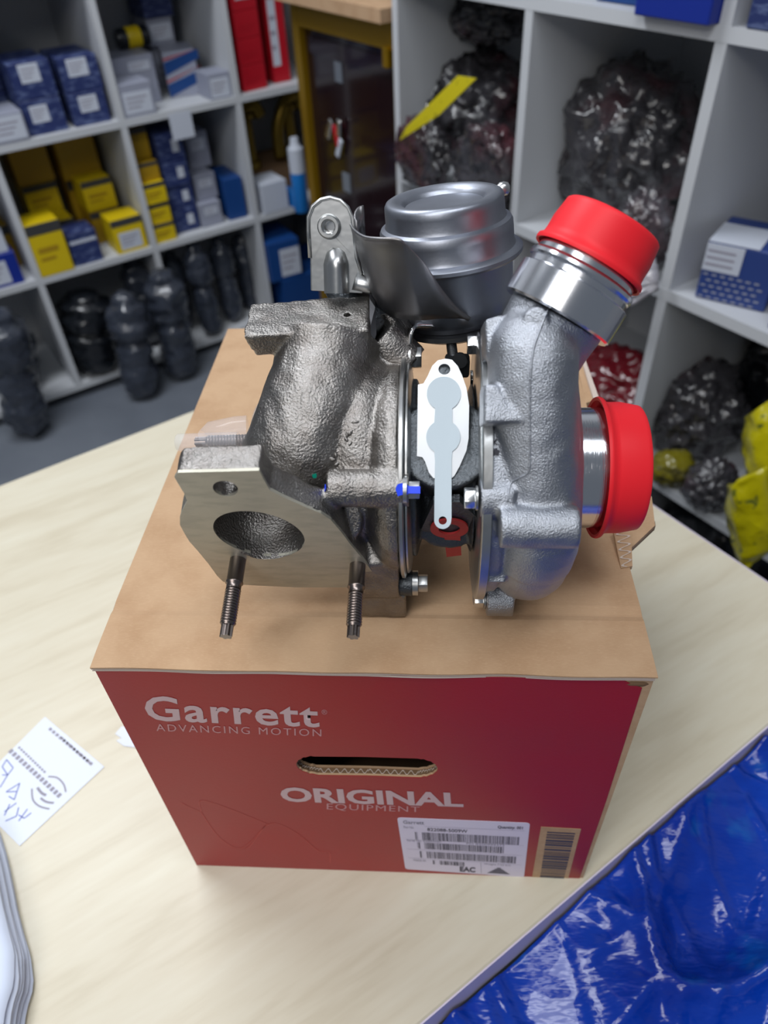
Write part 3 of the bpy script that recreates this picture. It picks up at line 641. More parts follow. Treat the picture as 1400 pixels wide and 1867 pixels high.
sheet('lid_core', H-.0016, H-.0008, .0010, D-.001, 'kraftd', .0004, HW)
sheet('lid_liner', H-.0022, H-.0016, -.0013, D-.001, 'liner', .0006, HW)
sheet('lid_core', H-.0034, H-.0022, .0010, D-.002, 'kraftd', .0003, HW)
sheet('lid_liner', H-.0040, H-.0034, -.0010, D-.001, 'liner', .0006, HW)
# folded open corner at the front right
bm = bmesh.new(); lathe(bm, [(.0042, 0), (.0046, .004), (.0046, .010), (.0038, .014)], Vector((HW-.0145, .004, H-.0092)), Vector((1, 0, 0)), 16); obj('corner_curl', bm, M['kraftd'], carton_t, True)
# side locking tabs standing out at the right edge, with corrugated edges
TZ = H+.0002
a, b, c, d = QZ(1118, 965, H+.006), QZ(1132, 1036, H+.0006), QZ(1153, 1032, H+.0006), QZ(1150, 960, H+.006)
bm = bmesh.new(); prism(bm, [a, b, c, d], (0, 0, -.0026)); obj('locking_tab', bm, M['kraft'], carton_t)
bm = bmesh.new()
for s in range(60):
    f0, f1 = s/60, (s+1)/60; w0, w1 = .5+.36*math.sin(f0*2*PI*5), .5+.36*math.sin(f1*2*PI*5)
    p0 = a.lerp(b, f0).lerp(d.lerp(c, f0), w0); p1 = a.lerp(b, f1).lerp(d.lerp(c, f1), w1); dx = (d-a)*.07; up = Vector((0, 0, .0004))
    bm.faces.new([bm.verts.new(x+up) for x in (p0-dx, p1-dx, p1+dx, p0+dx)])
obj('wavy_core', bm, M['liner'], carton_t, fix=False)
a, b, c = QZ(1150, 995, H-.006), QZ(1195, 957, H-.004), QZ(1148, 992, H-.03)
bm = bmesh.new(); prism(bm, [QZ(1130, 985, H-.004), QZ(1150, 1000, H-.004), QZ(1194, 958, H-.004), QZ(1188, 905, H-.004), QZ(1150, 900, H-.004)], (0, 0, -.003)); obj('side_flap', bm, M['kraft'], carton_t)
bm = bmesh.new(); prism(bm, [QZ(1150, 1001, H-.0075), QZ(1195, 959, H-.0075), QZ(1194, 950, H-.0075), QZ(1149, 988, H-.0075)], (0, 0, -.0035)); obj('side_flap_fold', bm, M['kraftd'], carton_t)
bm = bmesh.new(); prism(bm, [QZ(1050, 660, H), QZ(1062, 655, H+.004), QZ(1088, 728, H+.004), QZ(1068, 735, H)], (0, 0, -.003)); obj('locking_tab', bm, M['kraft'], carton_t)
bm = bmesh.new(); prism(bm, [QZ(1060, 655, H+.0045), QZ(1066, 653, H+.0045), QZ(1093, 728, H+.0045), QZ(1083, 730, H+.0045)], (0, 0, -.003)); obj('locking_tab_edge', bm, M['liner'], carton_t)

# lettering: text mapped onto a quadrilateral given by its corners (bottom left, bottom right, top right, top left)
def text_mesh(s, bold=0., space=1.):
    cu = bpy.data.curves.new('t', 'FONT'); cu.body = s; cu.size = 1; cu.offset = bold; cu.space_character = space; cu.resolution_u = 3
    o = bpy.data.objects.new('t', cu); COL.objects.link(o); bpy.context.view_layer.update()
    me = bpy.data.meshes.new_from_object(o.evaluated_get(bpy.context.evaluated_depsgraph_get())); bpy.data.objects.remove(o); return me
def lettering(name, s, q, m, parent, n=Vector((0, -1, 0)), off=.0006, bold=0., space=1.):
    me = text_mesh(s, bold, space); xs = [v.co.x for v in me.vertices]; ys = [v.co.y for v in me.vertices]
    x0, x1, y0, y1 = min(xs), max(xs), min(ys), max(ys)
    for v in me.vertices:
        u_, v_ = (v.co.x-x0)/(x1-x0), (v.co.y-y0)/(y1-y0)
        v.co = q[0].lerp(q[1], u_).lerp(q[3].lerp(q[2], u_), v_)+n*off
    me.materials.clear(); me.name = name
    return link(name, me, M[m], parent)
lettering('brand_lettering', 'Garrett', [F(268, 1312), F(583, 1325), F(580, 1281), F(261, 1266)], 'ink', carton_t, bold=.020, space=1.09)
lettering('motto_lettering', 'ADVANCING MOTION', [F(286, 1331), F(586, 1341), F(586, 1328), F(284, 1318)], 'ink2', carton_t, space=1.25)
lettering('registered_mark', '®', [F(587, 1301), F(597, 1301), F(596, 1292), F(586, 1292)], 'ink2', carton_t)
lettering('headline_lettering', 'ORIGINAL', [F(514, 1460), F(845, 1470), F(843, 1444), F(509, 1433)], 'ink', carton_t, bold=.035)
lettering('subhead_lettering', 'EQUIPMENT', [F(596, 1476), F(765, 1481), F(765, 1469), F(596, 1463)], 'ink2', carton_t, space=1.15)
# thin car outline printed low on the face
bm = bmesh.new()
def line3(bm, P, w, y, n=Vector((0, -1, 0))):
    for a, b in zip(P, P[1:]):
        d = (b-a); 
        if d.length < 1e-7: continue
        s = n.cross(d.normalized())*w; bm.faces.new([bm.verts.new(x+n*y) for x in (a-s, b-s, b+s, a+s)])
for pl in ([(330, 1462), (366, 1478), (372, 1458), (480, 1498), (482, 1506), (440, 1545), (400, 1525), (366, 1478)], [(482, 1506), (505, 1500), (545, 1520), (580, 1550), (600, 1552), (602, 1572)], [(440, 1545), (455, 1542), (482, 1506)]):
    pp = spline([tuple(F(*p)) for p in pl], 4); line3(bm, [Vector(p) for p in pp], .00022, .0006)
obj('printed_outline', bm, M['outline'], carton_t, fix=False)
# white shipping label
def rounded(pts, r):
    out = []; n = len(pts)
    for i in range(n):
        p, a, b = pts[i], pts[i-1], pts[(i+1) % n]; da = (a-p).normalized(); db = (b-p).normalized()
        for k in range(6):
            t = k/5; out.append((p+da*r).lerp(p, t).lerp(p.lerp(p+db*r, t), t))
    return out
LQ = [F(739, 1583), F(955, 1598), F(966, 1499), F(724, 1489)]     # corners
lb = thing('shipping_label', 'white barcode sticker with rounded corners stuck low on the red carton face', 'label', (LQ[0]+LQ[2])/2)
bm = bmesh.new(); prism(bm, [p+Vector((0, -.0004, 0)) for p in rounded(LQ, .003)], (0, -.0002, 0)); obj('label_sheet', bm, M['label'], lb)
def LP(u, v): return LQ[3].lerp(LQ[2], u).lerp(LQ[0].lerp(LQ[1], u), v)   # v downwards
def bars(bm, u0, u1, v0, v1, seed, step=.0075):
    rnd = random.Random(seed); u = u0
    while u < u1:
        w_ = step*rnd.choice((.35, .5, .8)); bm.faces.new([bm.verts.new(LP(a, b)+Vector((0, -.0008, 0))) for a, b in ((u, v1), (min(u+w_, u1), v1), (min(u+w_, u1), v0), (u, v0))]); u += w_+step*rnd.choice((.35, .55, .9))
for i, (v0, v1, u0, u1) in enumerate(((.24, .38, .12, .93), (.43, .55, .13, .82), (.60, .73, .14, .92), (.77, .85, .24, .50))):
    bm = bmesh.new(); bars(bm, u0, u0+.02, v0, v1, 50+i); bars(bm, u0+.055, u1, v0, v1, i); obj('barcode', bm, M['black_ink'], lb, fix=False)
def LT(name, s, u0, v0, u1, v1, m='black_ink', bold=0.): lettering(name, s, [LP(u0, v1), LP(u1, v1), LP(u1, v0), LP(u0, v0)], m, lb, off=.0008, bold=bold)
LT('small_print', 'Garrett', .04, .04, .20, .10, 'grey_ink', .02); LT('small_print', 'Quantity: 001', .76, .06, .95, .12, 'black_ink', .02)
LT('small_print', '822088-5009W', .22, .155, .53, .21, 'black_ink', .01); LT('small_print', 'Serial No. 8200994301', .05, .385, .32, .42, 'grey_ink')
LT('small_print', 'PO 8200994372', .52, .385, .82, .42, 'grey_ink'); LT('small_print', 'MADE IN', .08, .77, .18, .81, 'grey_ink')
LT('small_print', 'Weight 7.50 KG', .66, .76, .88, .80, 'grey_ink'); LT('small_print', 'Part No.', .04, .14, .12, .18, 'grey_ink')
LT('conformity_mark', 'EAC', .46, .86, .59, .965, 'black_ink', .04)
bm = bmesh.new()
for a, b in (((.04, .385), (.97, .385)), ((.04, .57), (.97, .57)), ((.04, .75), (.97, .75)), ((.2, .13), (.97, .13)), ((.635, .75), (.64, .97))):
    line3(bm, [LP(*a), LP(*b)], .00012, .0008)
obj('ruled_lines', bm, M['grey_ink'], lb, fix=False)
bm = bmesh.new()
for k in range(5):
    w_ = .018+.02*k; bm.faces.new([bm.verts.new(LP(u, v)+Vector((0, -.0008, 0))) for u, v in ((.785-w_, .855+.025*k), (.785+w_, .855+.025*k), (.785+w_*.8, .838+.025*k), (.785-w_*.8, .838+.025*k))])
obj('pyramid_mark', bm, M['black_ink'], lb, fix=False)
# kraft barcode patch
BQ = [F(969, 1602), F(1034, 1606), F(1059, 1510), F(986, 1506)]
bt = thing('barcode_patch', 'brown strip with an upright barcode right of the white sticker', 'label', (BQ[0]+BQ[2])/2)
bm = bmesh.new(); prism(bm, [p+Vector((0, -.0004, 0)) for p in BQ], (0, -.0002, 0)); obj('label_sheet', bm, M['kraft'], bt)
bm = bmesh.new(); rnd = random.Random(9); v = .07
while v < .93:
    w_ = rnd.choice((.012, .02, .034)); f = lambda u, v: BQ[3].lerp(BQ[2], u).lerp(BQ[0].lerp(BQ[1], u), v)+Vector((0, -.0008, 0))
    bm.faces.new([bm.verts.new(f(a, b)) for a, b in ((.17+.05*v, v+w_), (.88, v+w_), (.88, v), (.17+.05*v, v))]); v += w_+rnd.choice((.012, .02))
obj('barcode', bm, M['black_ink'], bt, fix=False)

# ============================================================ ON THE DESK
CQ = [QZ(x, y, .0006) for x, y in ((82, 1307), (190, 1398), (36, 1542), (-60, 1448))]
ct = thing('note_slip', 'white printed paper slip with blue pen scribbles on the desk left of the carton', 'paper', (CQ[0]+CQ[2])/2)
bm = bmesh.new(); prism(bm, CQ, (0, 0, -.0004)); obj('paper_sheet', bm, M['paper'], ct)
bm = bmesh.new(); UPV = Vector((0, 0, 1))
def pen(pts, w_=.0004): line3(bm, [QZ(x, y, .0007) for x, y in pts], w_, .0002, UPV)
pen([(12, 1385), (24, 1400), (14, 1413), (4, 1398), (12, 1385)]); pen([(4, 1413), (14, 1413), (0, 1436)]); pen([(12, 1443), (36, 1428), (26, 1458), (16, 1452)]); pen([(11, 1444), (30, 1443)])
pen([(8, 1487), (18, 1466)]); pen([(8, 1480), (30, 1464)]); pen([(10, 1497), (30, 1488), (34, 1472)]); pen([(34, 1497), (50, 1475)]); pen([(34, 1486), (44, 1492), (57, 1482)])
obj('pen_scribble', bm, M['pen'], ct, fix=False)
bm = bmesh.new()
def gl(pts, w_): line3(bm, [QZ(x, y, .0007) for x, y in pts], w_, .0002, UPV)
for (x0, y0, x1, y1, w_, n) in ((90, 1328, 170, 1396, .0012, 13), (112, 1345, 166, 1393, .0008, 12), (18, 1368, 112, 1454, .0018, 15), (34, 1362, 84, 1410, .0008, 12)):
    for k in range(n): 
        a, b = k/n, (k+.62)/n; gl([(x0+(x1-x0)*a, y0+(y1-y0)*a), (x0+(x1-x0)*b, y0+(y1-y0)*b)], w_)
gl([tuple(p) for p in spline([(58, 1438), (60, 1458), (72, 1470), (90, 1475)], 5)], .0006); gl([tuple(p) for p in spline([(88, 1416), (104, 1418), (116, 1430), (120, 1444)], 5)], .0006)
gl([tuple(p) for p in spline([(68, 1436), (76, 1446), (84, 1450)], 4)], .001); gl([tuple(p) for p in spline([(74, 1455), (84, 1462), (98, 1464)], 4)], .0008)
obj('printed_lines', bm, M['grey_ink'], ct, fix=False)
bm = bmesh.new(); prism(bm, [QZ(x, y, .0008) for x, y in ((222, 1324), (240, 1330), (260, 1364), (226, 1360), (212, 1350), (222, 1346), (210, 1338))], (0, 0, -.0005))
tag(obj('paper_scrap', bm, M['paper']), 'torn white paper scrap peeping out beside the left carton edge', 'paper')
# stack of curled copy paper, lower left corner
for k in range(9):
    bm = bmesh.new(); z = .0012+.0024*k; rows = []
    for i in range(15):
        t = i/14; e = [(-2, 1512), (10, 1545), (24, 1600), (36, 1660), (50, 1715), (59, 1750), (60, 1800), (50, 1835), (42, 1880), (36, 1960)]
        pp = spline(e, 4); q = pp[min(len(pp)-1, int(t*(len(pp)-1)))]
        sh = (k*4.2 + 3*math.sin(k*2.1+t*3)+ (2.5*math.sin(k*5) if t > .6 else 0)); zz = z+.002*math.sin(k+t*5)*(t > .5)*.5
        rows.append([QZ(q[0]-sh-s, q[1]-k*1.0, zz+.002*(s/140)) for s in (0, 30, 80, 200)])
    V = [[bm.verts.new(p) for p in r] for r in rows]
    for r0, r1 in zip(V, V[1:]):
        for j in range(3): bm.faces.new((r0[j], r0[j+1], r1[j+1], r1[j]))
    o = obj('paper_sheet', bm, M['sheet'], None, True); s = o.modifiers.new('t', 'SOLIDIFY'); s.thickness = .0005 if k else .0008
    tag(o, 'curled white sheet in the paper stack at the lower left corner, ' + ['lowest', 'second from below', 'third from below', 'fourth from below', 'middle one', 'fourth from the top', 'third from the top', 'second from the top', 'topmost'][k], 'paper', 'curled sheets at the lower left corner')

# crumpled blue plastic bag beside the desk
def bluebag():
    nu, nv = 260, 150; verts = []; faces = []
    pts = [(random.Random(i).random(), random.Random(i+500).random()) for i in range(0)]
    for i in range(nu+1):
        for j in range(nv+1):
            u = -.14+.80*i/nu; v = V0-.003-.40*j/nv; p = RM(u, v, 0)
            q = Vector((u*1.0, v*1.0, 0)); w1 = noise.noise_vector(q*5)*.06
            f = 0
            for sc, am, wd in ((5, .016, .30), (10, .009, .28), (21, .0040, .30)):
                d = noise.voronoi((q+w1*1.4)*sc, distance_metric='DISTANCE')[0]; f += am*max(0, 1-(d[1]-d[0])/wd)**2
            f += .035*noise.noise(q*4)+.012*noise.noise(q*11)+.004*abs(noise.noise(q*27))
            edge = min(1, j/8); z = -.052+.014*max(0, 1-j/26) + f + .02*math.sin(u*4) - .10*(j/nv)**2*0 
            verts.append((p.x, p.y, z))
    W_ = nv+1
    for i in range(nu):
        for j in range(nv): a = i*W_+j; faces.append((a, a+W_, a+W_+1, a+1))
    me = bpy.data.meshes.new('blue_bag'); me.from_pydata(verts, [], faces); me.update()
    o = link('plastic_bag', me, M['bluebag'], None, True); return o
bb = bluebag(); tag(bb, 'large crumpled translucent blue plastic bag below the front desk edge', 'bag')
bm = bmesh.new()
def onbag(path, w_):
    P = []
    for x, y in path:
        ok, l, n_, i = bb.ray_cast(CAM, ray(x, y).normalized())
        if ok: P.append((l+n_*.0008, n_))
    for (a, na), (b, nb) in zip(P, P[1:]):
        s_ = na.cross(b-a).normalized()*w_; bm.faces.new([bm.verts.new(q) for q in (a-s_, b-s_, b+s_, a+s_)])
for pth in ([(1360, 1818), (1378, 1824), (1400, 1832)], [(1362, 1830), (1358, 1845)], [(1378, 1828), (1372, 1860)], [(1394, 1834), (1386, 1866)], [(1372, 1802), (1398, 1812), (1390, 1822), (1376, 1812)], [(1350, 1772), (1372, 1764), (1398, 1752)]): onbag(pth, .0007)
for k in range(8):
    x = 1360+5*k; y = 1776+1.6*k; onbag([(x, y), (x+2, y+8)], .0003); onbag([(x+2, y), (x+4, y+6)], .0003)
o = obj('printed_emblem', bm, M['bagprint'], bb, fix=False)
s = bb.modifiers.new('t', 'SOLIDIFY'); s.thickness = .0008; s.offset = -1
bm = bmesh.new(); rbox(bm, -.15, -.50, -.74, .68, V0-.004, -.12); tag(obj('storage_bin', bm, M['floor']), 'grey bin under the blue plastic bag', 'bin')

# ============================================================ THE TURBOCHARGER
tc = thing('turbocharger', 'metal turbocharger with cast iron turbine and aluminium compressor standing on the carton', 'engine part', (.04, .07, H))
X = Vector((1, 0, 0)); YC, ZC = .072, H+.069
AX = Vector((0, YC, ZC))
# ---- turbine side: cast iron
nf = Vector((0, -math.cos(.27), -math.sin(.27)))
P0 = QZ(500, 1068, H+.024)
fq = lambda x, y: QP(x, y, P0, nf)
fl = [(324, 862), (472, 858), (480, 873), (492, 894), (520, 908), (560, 926), (585, 936), (603, 948), (622, 970), (639, 993), (662, 1020), (681, 1046), (682, 1054), (678, 1062), (660, 1071), (540, 1071), (417, 1065), (406, 1060), (396, 1050), (380, 1028), (361, 1005), (345, 987), (336, 972), (328, 957), (328, 942), (334, 928), (341, 914), (336, 900), (326, 884), (318, 870)]
fo = [fq(*p) for p in fl]; T = .0125
port_c = fq(473, 975); pa = fq(555, 990)-port_c; pb = fq(478, 935)-port_c
hole_c = fq(411, 891); ha_ = fq(434, 894)-hole_c; hb_ = fq(412, 877)-hole_c
port = ell(port_c, pa, pb, 56); bolt = ell(hole_c, ha_, hb_, 32)
cast = bmesh.new()
prism(cast, [p-nf*.0006 for p in fo], -nf*T)
# upright inlet block at the top left
bq = [QZ(440, 612, .3885), QZ(672, 600, .3885), QZ(677, 536, .3885), QZ(455, 553, .3885)]
bl_ = [Vector((p.x, p.y, .3885)) for p in bq]
low = [bl_[0]+Vector((.004, .003, -.0125)), bl_[1]+Vector((-.0, .003, -.0125)), bl_[2]+Vector((0, 0, -.0125)), bl_[3]+Vector((.002, 0, -.0125))]
vb = [cast.verts.new(p) for p in bl_]; vl = [cast.verts.new(p) for p in low]
cast.faces.new(vb); cast.faces.new(vl[::-1])
for i in range(4): cast.faces.new((vb[i], vb[(i+1) % 4], vl[(i+1) % 4], vl[i]))
# elbow pipe
E_ = [tuple(Q(598, 628, .098))+(.026,), tuple(Q(594, 665, .090))+(.0245,), tuple(Q(586, 715, .080))+(.0262,), tuple(Q(572, 770, .070))+(.0275,), tuple(Q(552, 825, .062))+(.028,), tuple(Q(520, 890, .060))+(.027,), tuple(port_c-nf*.012)+(.024,)]
es = spline(E_, 5); tube(cast, [p[:3] for p in es], [p[3] for p in es], 40)
# volute: ring around the shaft, plus drum and feet
TX = -.002
for ang0, ang1 in ((0, 2*PI),):
    n = 48; pts = [AX+X*(TX)+Vector((0, .012+.034*math.cos(2*PI*k/n), .036*math.sin(2*PI*k/n))) for k in range(n)]
    tube(cast, pts, [.0165+.002*math.cos(2*PI*k/n-PI*.75) for k in range(n)], 24, closed=True)
lathe(cast, [(0, -.020), (.026, -.020), (.034, -.014), (.040, .004), (.0490, .010), (.0515, .014), (.0515, .0185), (0, .0185)], AX+X*TX, X, 64)
prism(cast, [Vector((-.006, y, H+z)) for y, z in ((.030, .018), (.028, .045), (.040, .058), (.066, .058), (.066, .012), (.038, .012))], (.0215, 0, 0))
box(cast, Vector((.0050, .048, H+.0095)), (.0135, 0, 0), (0, .0165, 0), (0, 0, .0085))
box(cast, Q(658, 993, .038)+Vector((.002, .004, 0)), (.004, 0, 0), (0, .006, 0), (0, 0, .006))
for (px, py, yy, r) in ((722, 890, .030, .0085), (715, 655, .10, .010)):       # bolt bosses
    c = Q(px, py, yy); lathe(cast, [(0, -.03), (r, -.03), (r, .006), (0, .006)], c, X, 24)
# web between flange and volute
tube(cast, [fq(600, 985)-nf*.010, Vector((-.014, .062, ZC-.010)), Vector((-.002, .060, ZC-.006))], [.014, .018, .018], 24)
tube(cast, [fq(640, 1040)-nf*.008, Vector((.006, .05, H+.03))], [.010, .014], 20)
for k, (x, y, s) in enumerate(((648, 770, .0030), (632, 795, .0034), (620, 815, .0036), (640, 812, .003), (606, 838, .0034), (622, 850, .003), (655, 800, .0028), (640, 835, .0026), (612, 826, .003))):   # cast in lettering, worn
    pass
lathe(cast, [(0, -.004), (.0095, -.004), (.0095, .0), (0, .0)], Q(545, 668, .085)+Vector((0, -.0, 0)), Vector((-.2, -.6, .7)), 24)
cut = bmesh.new()
prism(cut, [p+nf*.01 for p in port], -nf*.034)
prism(cut, [p+nf*.01 for p in bolt], -nf*.045)
hc2 = Q(633, 577, .0975); hc2.z = .3885
lathe(cut, [(0, -.02), (.0018, -.02), (.0018, .01), (0, .01)], hc2, Vector((0, 0, 1)), 16)
th = fused('turbine_housing', cast, .00095, 5, M['iron'], tc, cut, .0006)
# worn raised casting letters on the elbow
bm = bmesh.new()
for k, (x, y, s) in enumerate(((648, 770, .0022), (640, 788, .0026), (630, 800, .0022), (622, 812, .0026), (640, 808, .002), (612, 828, .0024), (604, 838, .0028), (616, 846, .0026), (632, 792, .002), (612, 858, .002))):
    hit = None
    d = ray(x, y).normalized(); ok, loc, nn, idx = th.ray_cast(th.matrix_world.inverted() @ CAM if False else CAM-Vector(tc.location)*0, d) if False else (False, None, None, None)
    me_o = Vector(CAM); ok, loc, nn, idx = th.ray_cast(me_o, d)
    if ok: bmesh.ops.create_icosphere(bm, subdivisions=2, radius=s*.62, matrix=Matrix.Translation(loc-nn*s*.25) @ Matrix.Rotation(k, 4, 'Z') @ Matrix.Diagonal((1.5, .6, .9, 1)))
o = obj('raised_lettering', bm, M['iron'], tc, True)
# machined flange face, plate with port and bolt hole
bm = holed([p.copy() for p in [fq(*p) for p in fl]], [port, bolt], -nf*.0014); obj('flange_face', bm, M['iron_face'], tc)
# block top plate seams / side hole plate
def bolt_(name, c, d, r, h, m='bright', washer=None, parent=tc, paint=None):
    bm = bmesh.new(); a, b, dd = frame(d)
    hexa = [c+(a*math.cos(PI/3*k+.4)+b*math.sin(PI/3*k+.4))*r for k in range(6)]; prism(bm, hexa, dd*h); bevel(bm, r*.09, 2)
    o = obj(name, bm, M[m], parent, sharp=30)
    if washer:
        bm = bmesh.new(); lathe(bm, [(0, -washer[1]), (washer[0], -washer[1]), (washer[0], 0), (0, 0)], c, dd, 32); obj('washer', bm, M['steel'], o, sharp=40)
    return o
def screw(name, p, d, r, L, pitch, m, parent=tc, shank=0., tip=True, collar=True, seg=24):
    """stud: plain shank, collar, thread rings, splined tip"""
    d = d.normalized(); pr = [(0, 0), (r*1.04, 0), (r*1.04, shank)]
    if collar: pr += [(r*1.13, shank+.0003), (r*1.13, shank+.001), (r*.95, shank+.0015), (r*.95, shank+.004)]
    h = shank+(.004 if collar else 0); tl = .0055 if tip else 0
    while h < L-tl-pitch: pr += [(r*.86, h), (r*1.0, h+pitch*.45), (r*1.0, h+pitch*.6)]; h += pitch
    pr += [(r*.86, h), (r*.80, h+.0006), (0, h+.0006)]
    bm = bmesh.new(); lathe(bm, pr, p, d, seg); o = obj(name, bm, M[m], parent, sharp=60)
    if tip:
        bm = bmesh.new(); a, b, dd = frame(d); c = p+d*(h+.0004); pts = []
        for k in range(24): rr = r*(.80 if k % 4 < 2 else .62); pts.append(c+(a*math.cos(2*PI*k/24)+b*math.sin(2*PI*k/24))*rr)
        prism(bm, pts, d*(L-h-.0004)); obj('splined_tip', bm, M[m], o)
    return o
def reach(p, d, py):
    lo, hi = .005, .08
    for _ in range(40):
        mid = (lo+hi)/2; q = p+d*mid-CAM; y = 933.5-FPX*q.dot(CU)/q.dot(CF)
        if y < py: lo = mid
        else: hi = mid
    return lo
for px, py, ye in ((433, 1030), (654, 1040))and ((434, 1020, 1161), (652, 1030, 1162)):
    p = fq(px, py)+nf*0.0; L = reach(p, nf, ye); screw('flange_stud', p, nf, .0037, L, .00135, 'stud', shank=L*.30)
# paint marks
def daub(name, px, py, s, m, seed=0, ax=1.0, tgt=None):
    bm = bmesh.new(); ok, loc, nn, i = (tgt or th).ray_cast(CAM, ray(px, py).normalized())
    if not ok: bm.free(); return
    a, b, d = frame(nn); pts = []
    for k in range(14): t = 2*PI*k/14; rr = s*(.75+.5*noise.noise(Vector((math.cos(t)*2, math.sin(t)*2, seed)))); pts.append(loc+nn*.0004+(a*math.cos(t)*ax+b*math.sin(t))*rr)
    prism(bm, pts, nn*.0003); return obj(name, bm, M[m], tc)
daub('green_mark', 573, 867, .0014, 'greenink', 1); daub('blue_mark', 595, 890, .0020, 'blueink', 2, .7)

# clamp rings between turbine and bearing housing
RX = .0168
bm = bmesh.new(); lathe(bm, [(.030, 0), (.0535, 0), (.055, .0006), (.055, .0020), (.0535, .0026), (.030, .0026)], AX+X*RX, X, 96, closed=True); obj('clamp_ring', bm, M['steel'], tc, sharp=40)
bm = bmesh.new(); lathe(bm, [(.03, .0026), (.0515, .0026), (.0525, .0032), (.0525, .0040), (.050, .0050), (.043, .0058), (.03, .0058)], AX+X*RX, X, 96, closed=True); obj('back_plate', bm, M['steel'], tc, sharp=40)
# bolts of the turbine side
o = bolt_('clamp_bolt', Q(742, 893, .026), X, .0043, .0055, 'steel', (.0062, .0016)); daub('blue_mark', 735, 893, .0036, 'blueink', 5, 1.2)
c = Q(742, 893, .026); bm = bmesh.new(); box(bm, c+X*.0032+Vector((0, -.0034, .0028)), (.0026, 0, 0), (0, .0012, .001), (0, -.0004, .0005)); obj('blue_mark', bm, M['blueink'], tc)
c = Q(762, 1063, .038); bolt_('clamp_bolt', c, X, .0048, .0050, 'steel', (.0064, .0028))
bm = bmesh.new(); lathe(bm, [(0, -.0160), (.0062, -.0160), (.0066, -.0150), (.0066, -.0030), (0, -.0030)], c, X, 28); obj('bolt_lug', bm, M['dark'], tc, sharp=40)
bolt_('clamp_bolt', Q(749, 652, .098), X, .0055, .0052, 'steel', (.0068, .0016))
# bearing housing: dark iron
bh = bmesh.new(); BX = .0215
lathe(bh, [(0, 0), (.044, 0), (.044, .003), (.033, .006), (.026, .010), (.025, .019), (.034, .026), (.044, .030), (0, .030)], AX+X*BX, X, 64)
GN = Vector((0, -.70, .714)); GC = Q(812, 805, .044)
tube(bh, [AX+X*.038, GC-GN*.003+Vector((0, 0, 0))], [.024, .021], 24)
def gq(x, y, off=0): return QP(x, y, GC+GN*off, GN)
prism(bh, [gq(x, y, -.0012) for x, y in ((800, 662), (832, 664), (848, 700), (856, 745), (850, 840), (830, 872), (795, 868), (768, 838), (765, 710), (780, 700))], -GN*.010)
DN = Vector((0, -.955, -.296)); DC = Q(822, 960, .034)
tube(bh, [AX+X*.038+Vector((0, 0, -.01)), DC-DN*.004], [.022, .017], 20)
fused('bearing_housing', bh, .0011, 4, M['dark'], tc, None, .0004)
dq = lambda x, y, off=0: QP(x, y, DC+DN*off, DN)
bm = bmesh.new(); prism(bm, [dq(*p) for p in ((790, 918), (838, 915), (872, 946), (858, 990), (800, 992), (768, 965))], -DN*.004); obj('drain_flange', bm, M['dark'], tc)
rp = thing('red_plug', 'flat red plastic ring plug with pull tab under the gasket tongue', 'plug', DC)
bm = bmesh.new(); c = dq(819, 961, .0004); lathe(bm, [(.0050, 0), (.0088, 0), (.0088, .0012), (.0050, .0012)], c, DN, 40, closed=True); obj('ring', bm, M['redcapin'], rp, sharp=40)
bm = bmesh.new(); prism(bm, [dq(810, 976, .0006), dq(839, 975, .0006), dq(841, 1009, .0006), dq(814, 1012, .0006)], DN*.0011); obj('pull_tab', bm, M['redcapin'], rp)
# gasket and its cover tongue
gk = thing('gasket', 'shiny white metal oil gasket standing in the middle of the turbocharger', 'gasket', GC)
gl_ = [(762, 702), (772, 700), (780, 686), (788, 668), (798, 658), (812, 655), (824, 657), (834, 668), (842, 685), (850, 708), (855, 740), (854, 800), (850, 822), (838, 850), (828, 868), (822, 873), (790, 872), (782, 862), (775, 842), (770, 834), (760, 832)]
bm = holed([gq(*p) for p in gl_], [ell(gq(810, 674), gq(821, 674)-gq(810, 674), gq(810, 664)-gq(810, 674), 28)], GN*.0009); obj('gasket_plate', bm, M['gasket'], gk)
def key_outline():
    out = []
    def arc(cx, cy, r, a0, a1, n=16):
        for k in range(n+1): t = math.radians(a0+(a1-a0)*k/n); out.append((cx+r*math.cos(t), cy+r*math.sin(t)))
    arc(809, 718, 31, 120, 420, 28)      # upper disc (y down)
    arc(808, 797, 31, -58, 58, 16)       # right of the lower disc
    out.extend([(823, 840), (823, 945)]); arc(807, 949, 15.5, 0, 180, 12); out.extend([(792, 900), (793, 840)])
    arc(808, 797, 31, 122, 238, 16)
    return out
bm = holed([gq(x, y, .0011) for x, y in key_outline()], [ell(gq(807, 949, .0011), gq(814.5, 949, .0011)-gq(807, 949, .0011), gq(807, 941.5, .0011)-gq(807, 949, .0011), 24)], GN*.0006)
kt = obj('gasket_tongue', bm, M['cover'], gk); kt['label'] = 'flat grey blue plastic key shaped cover with a hole in its end'

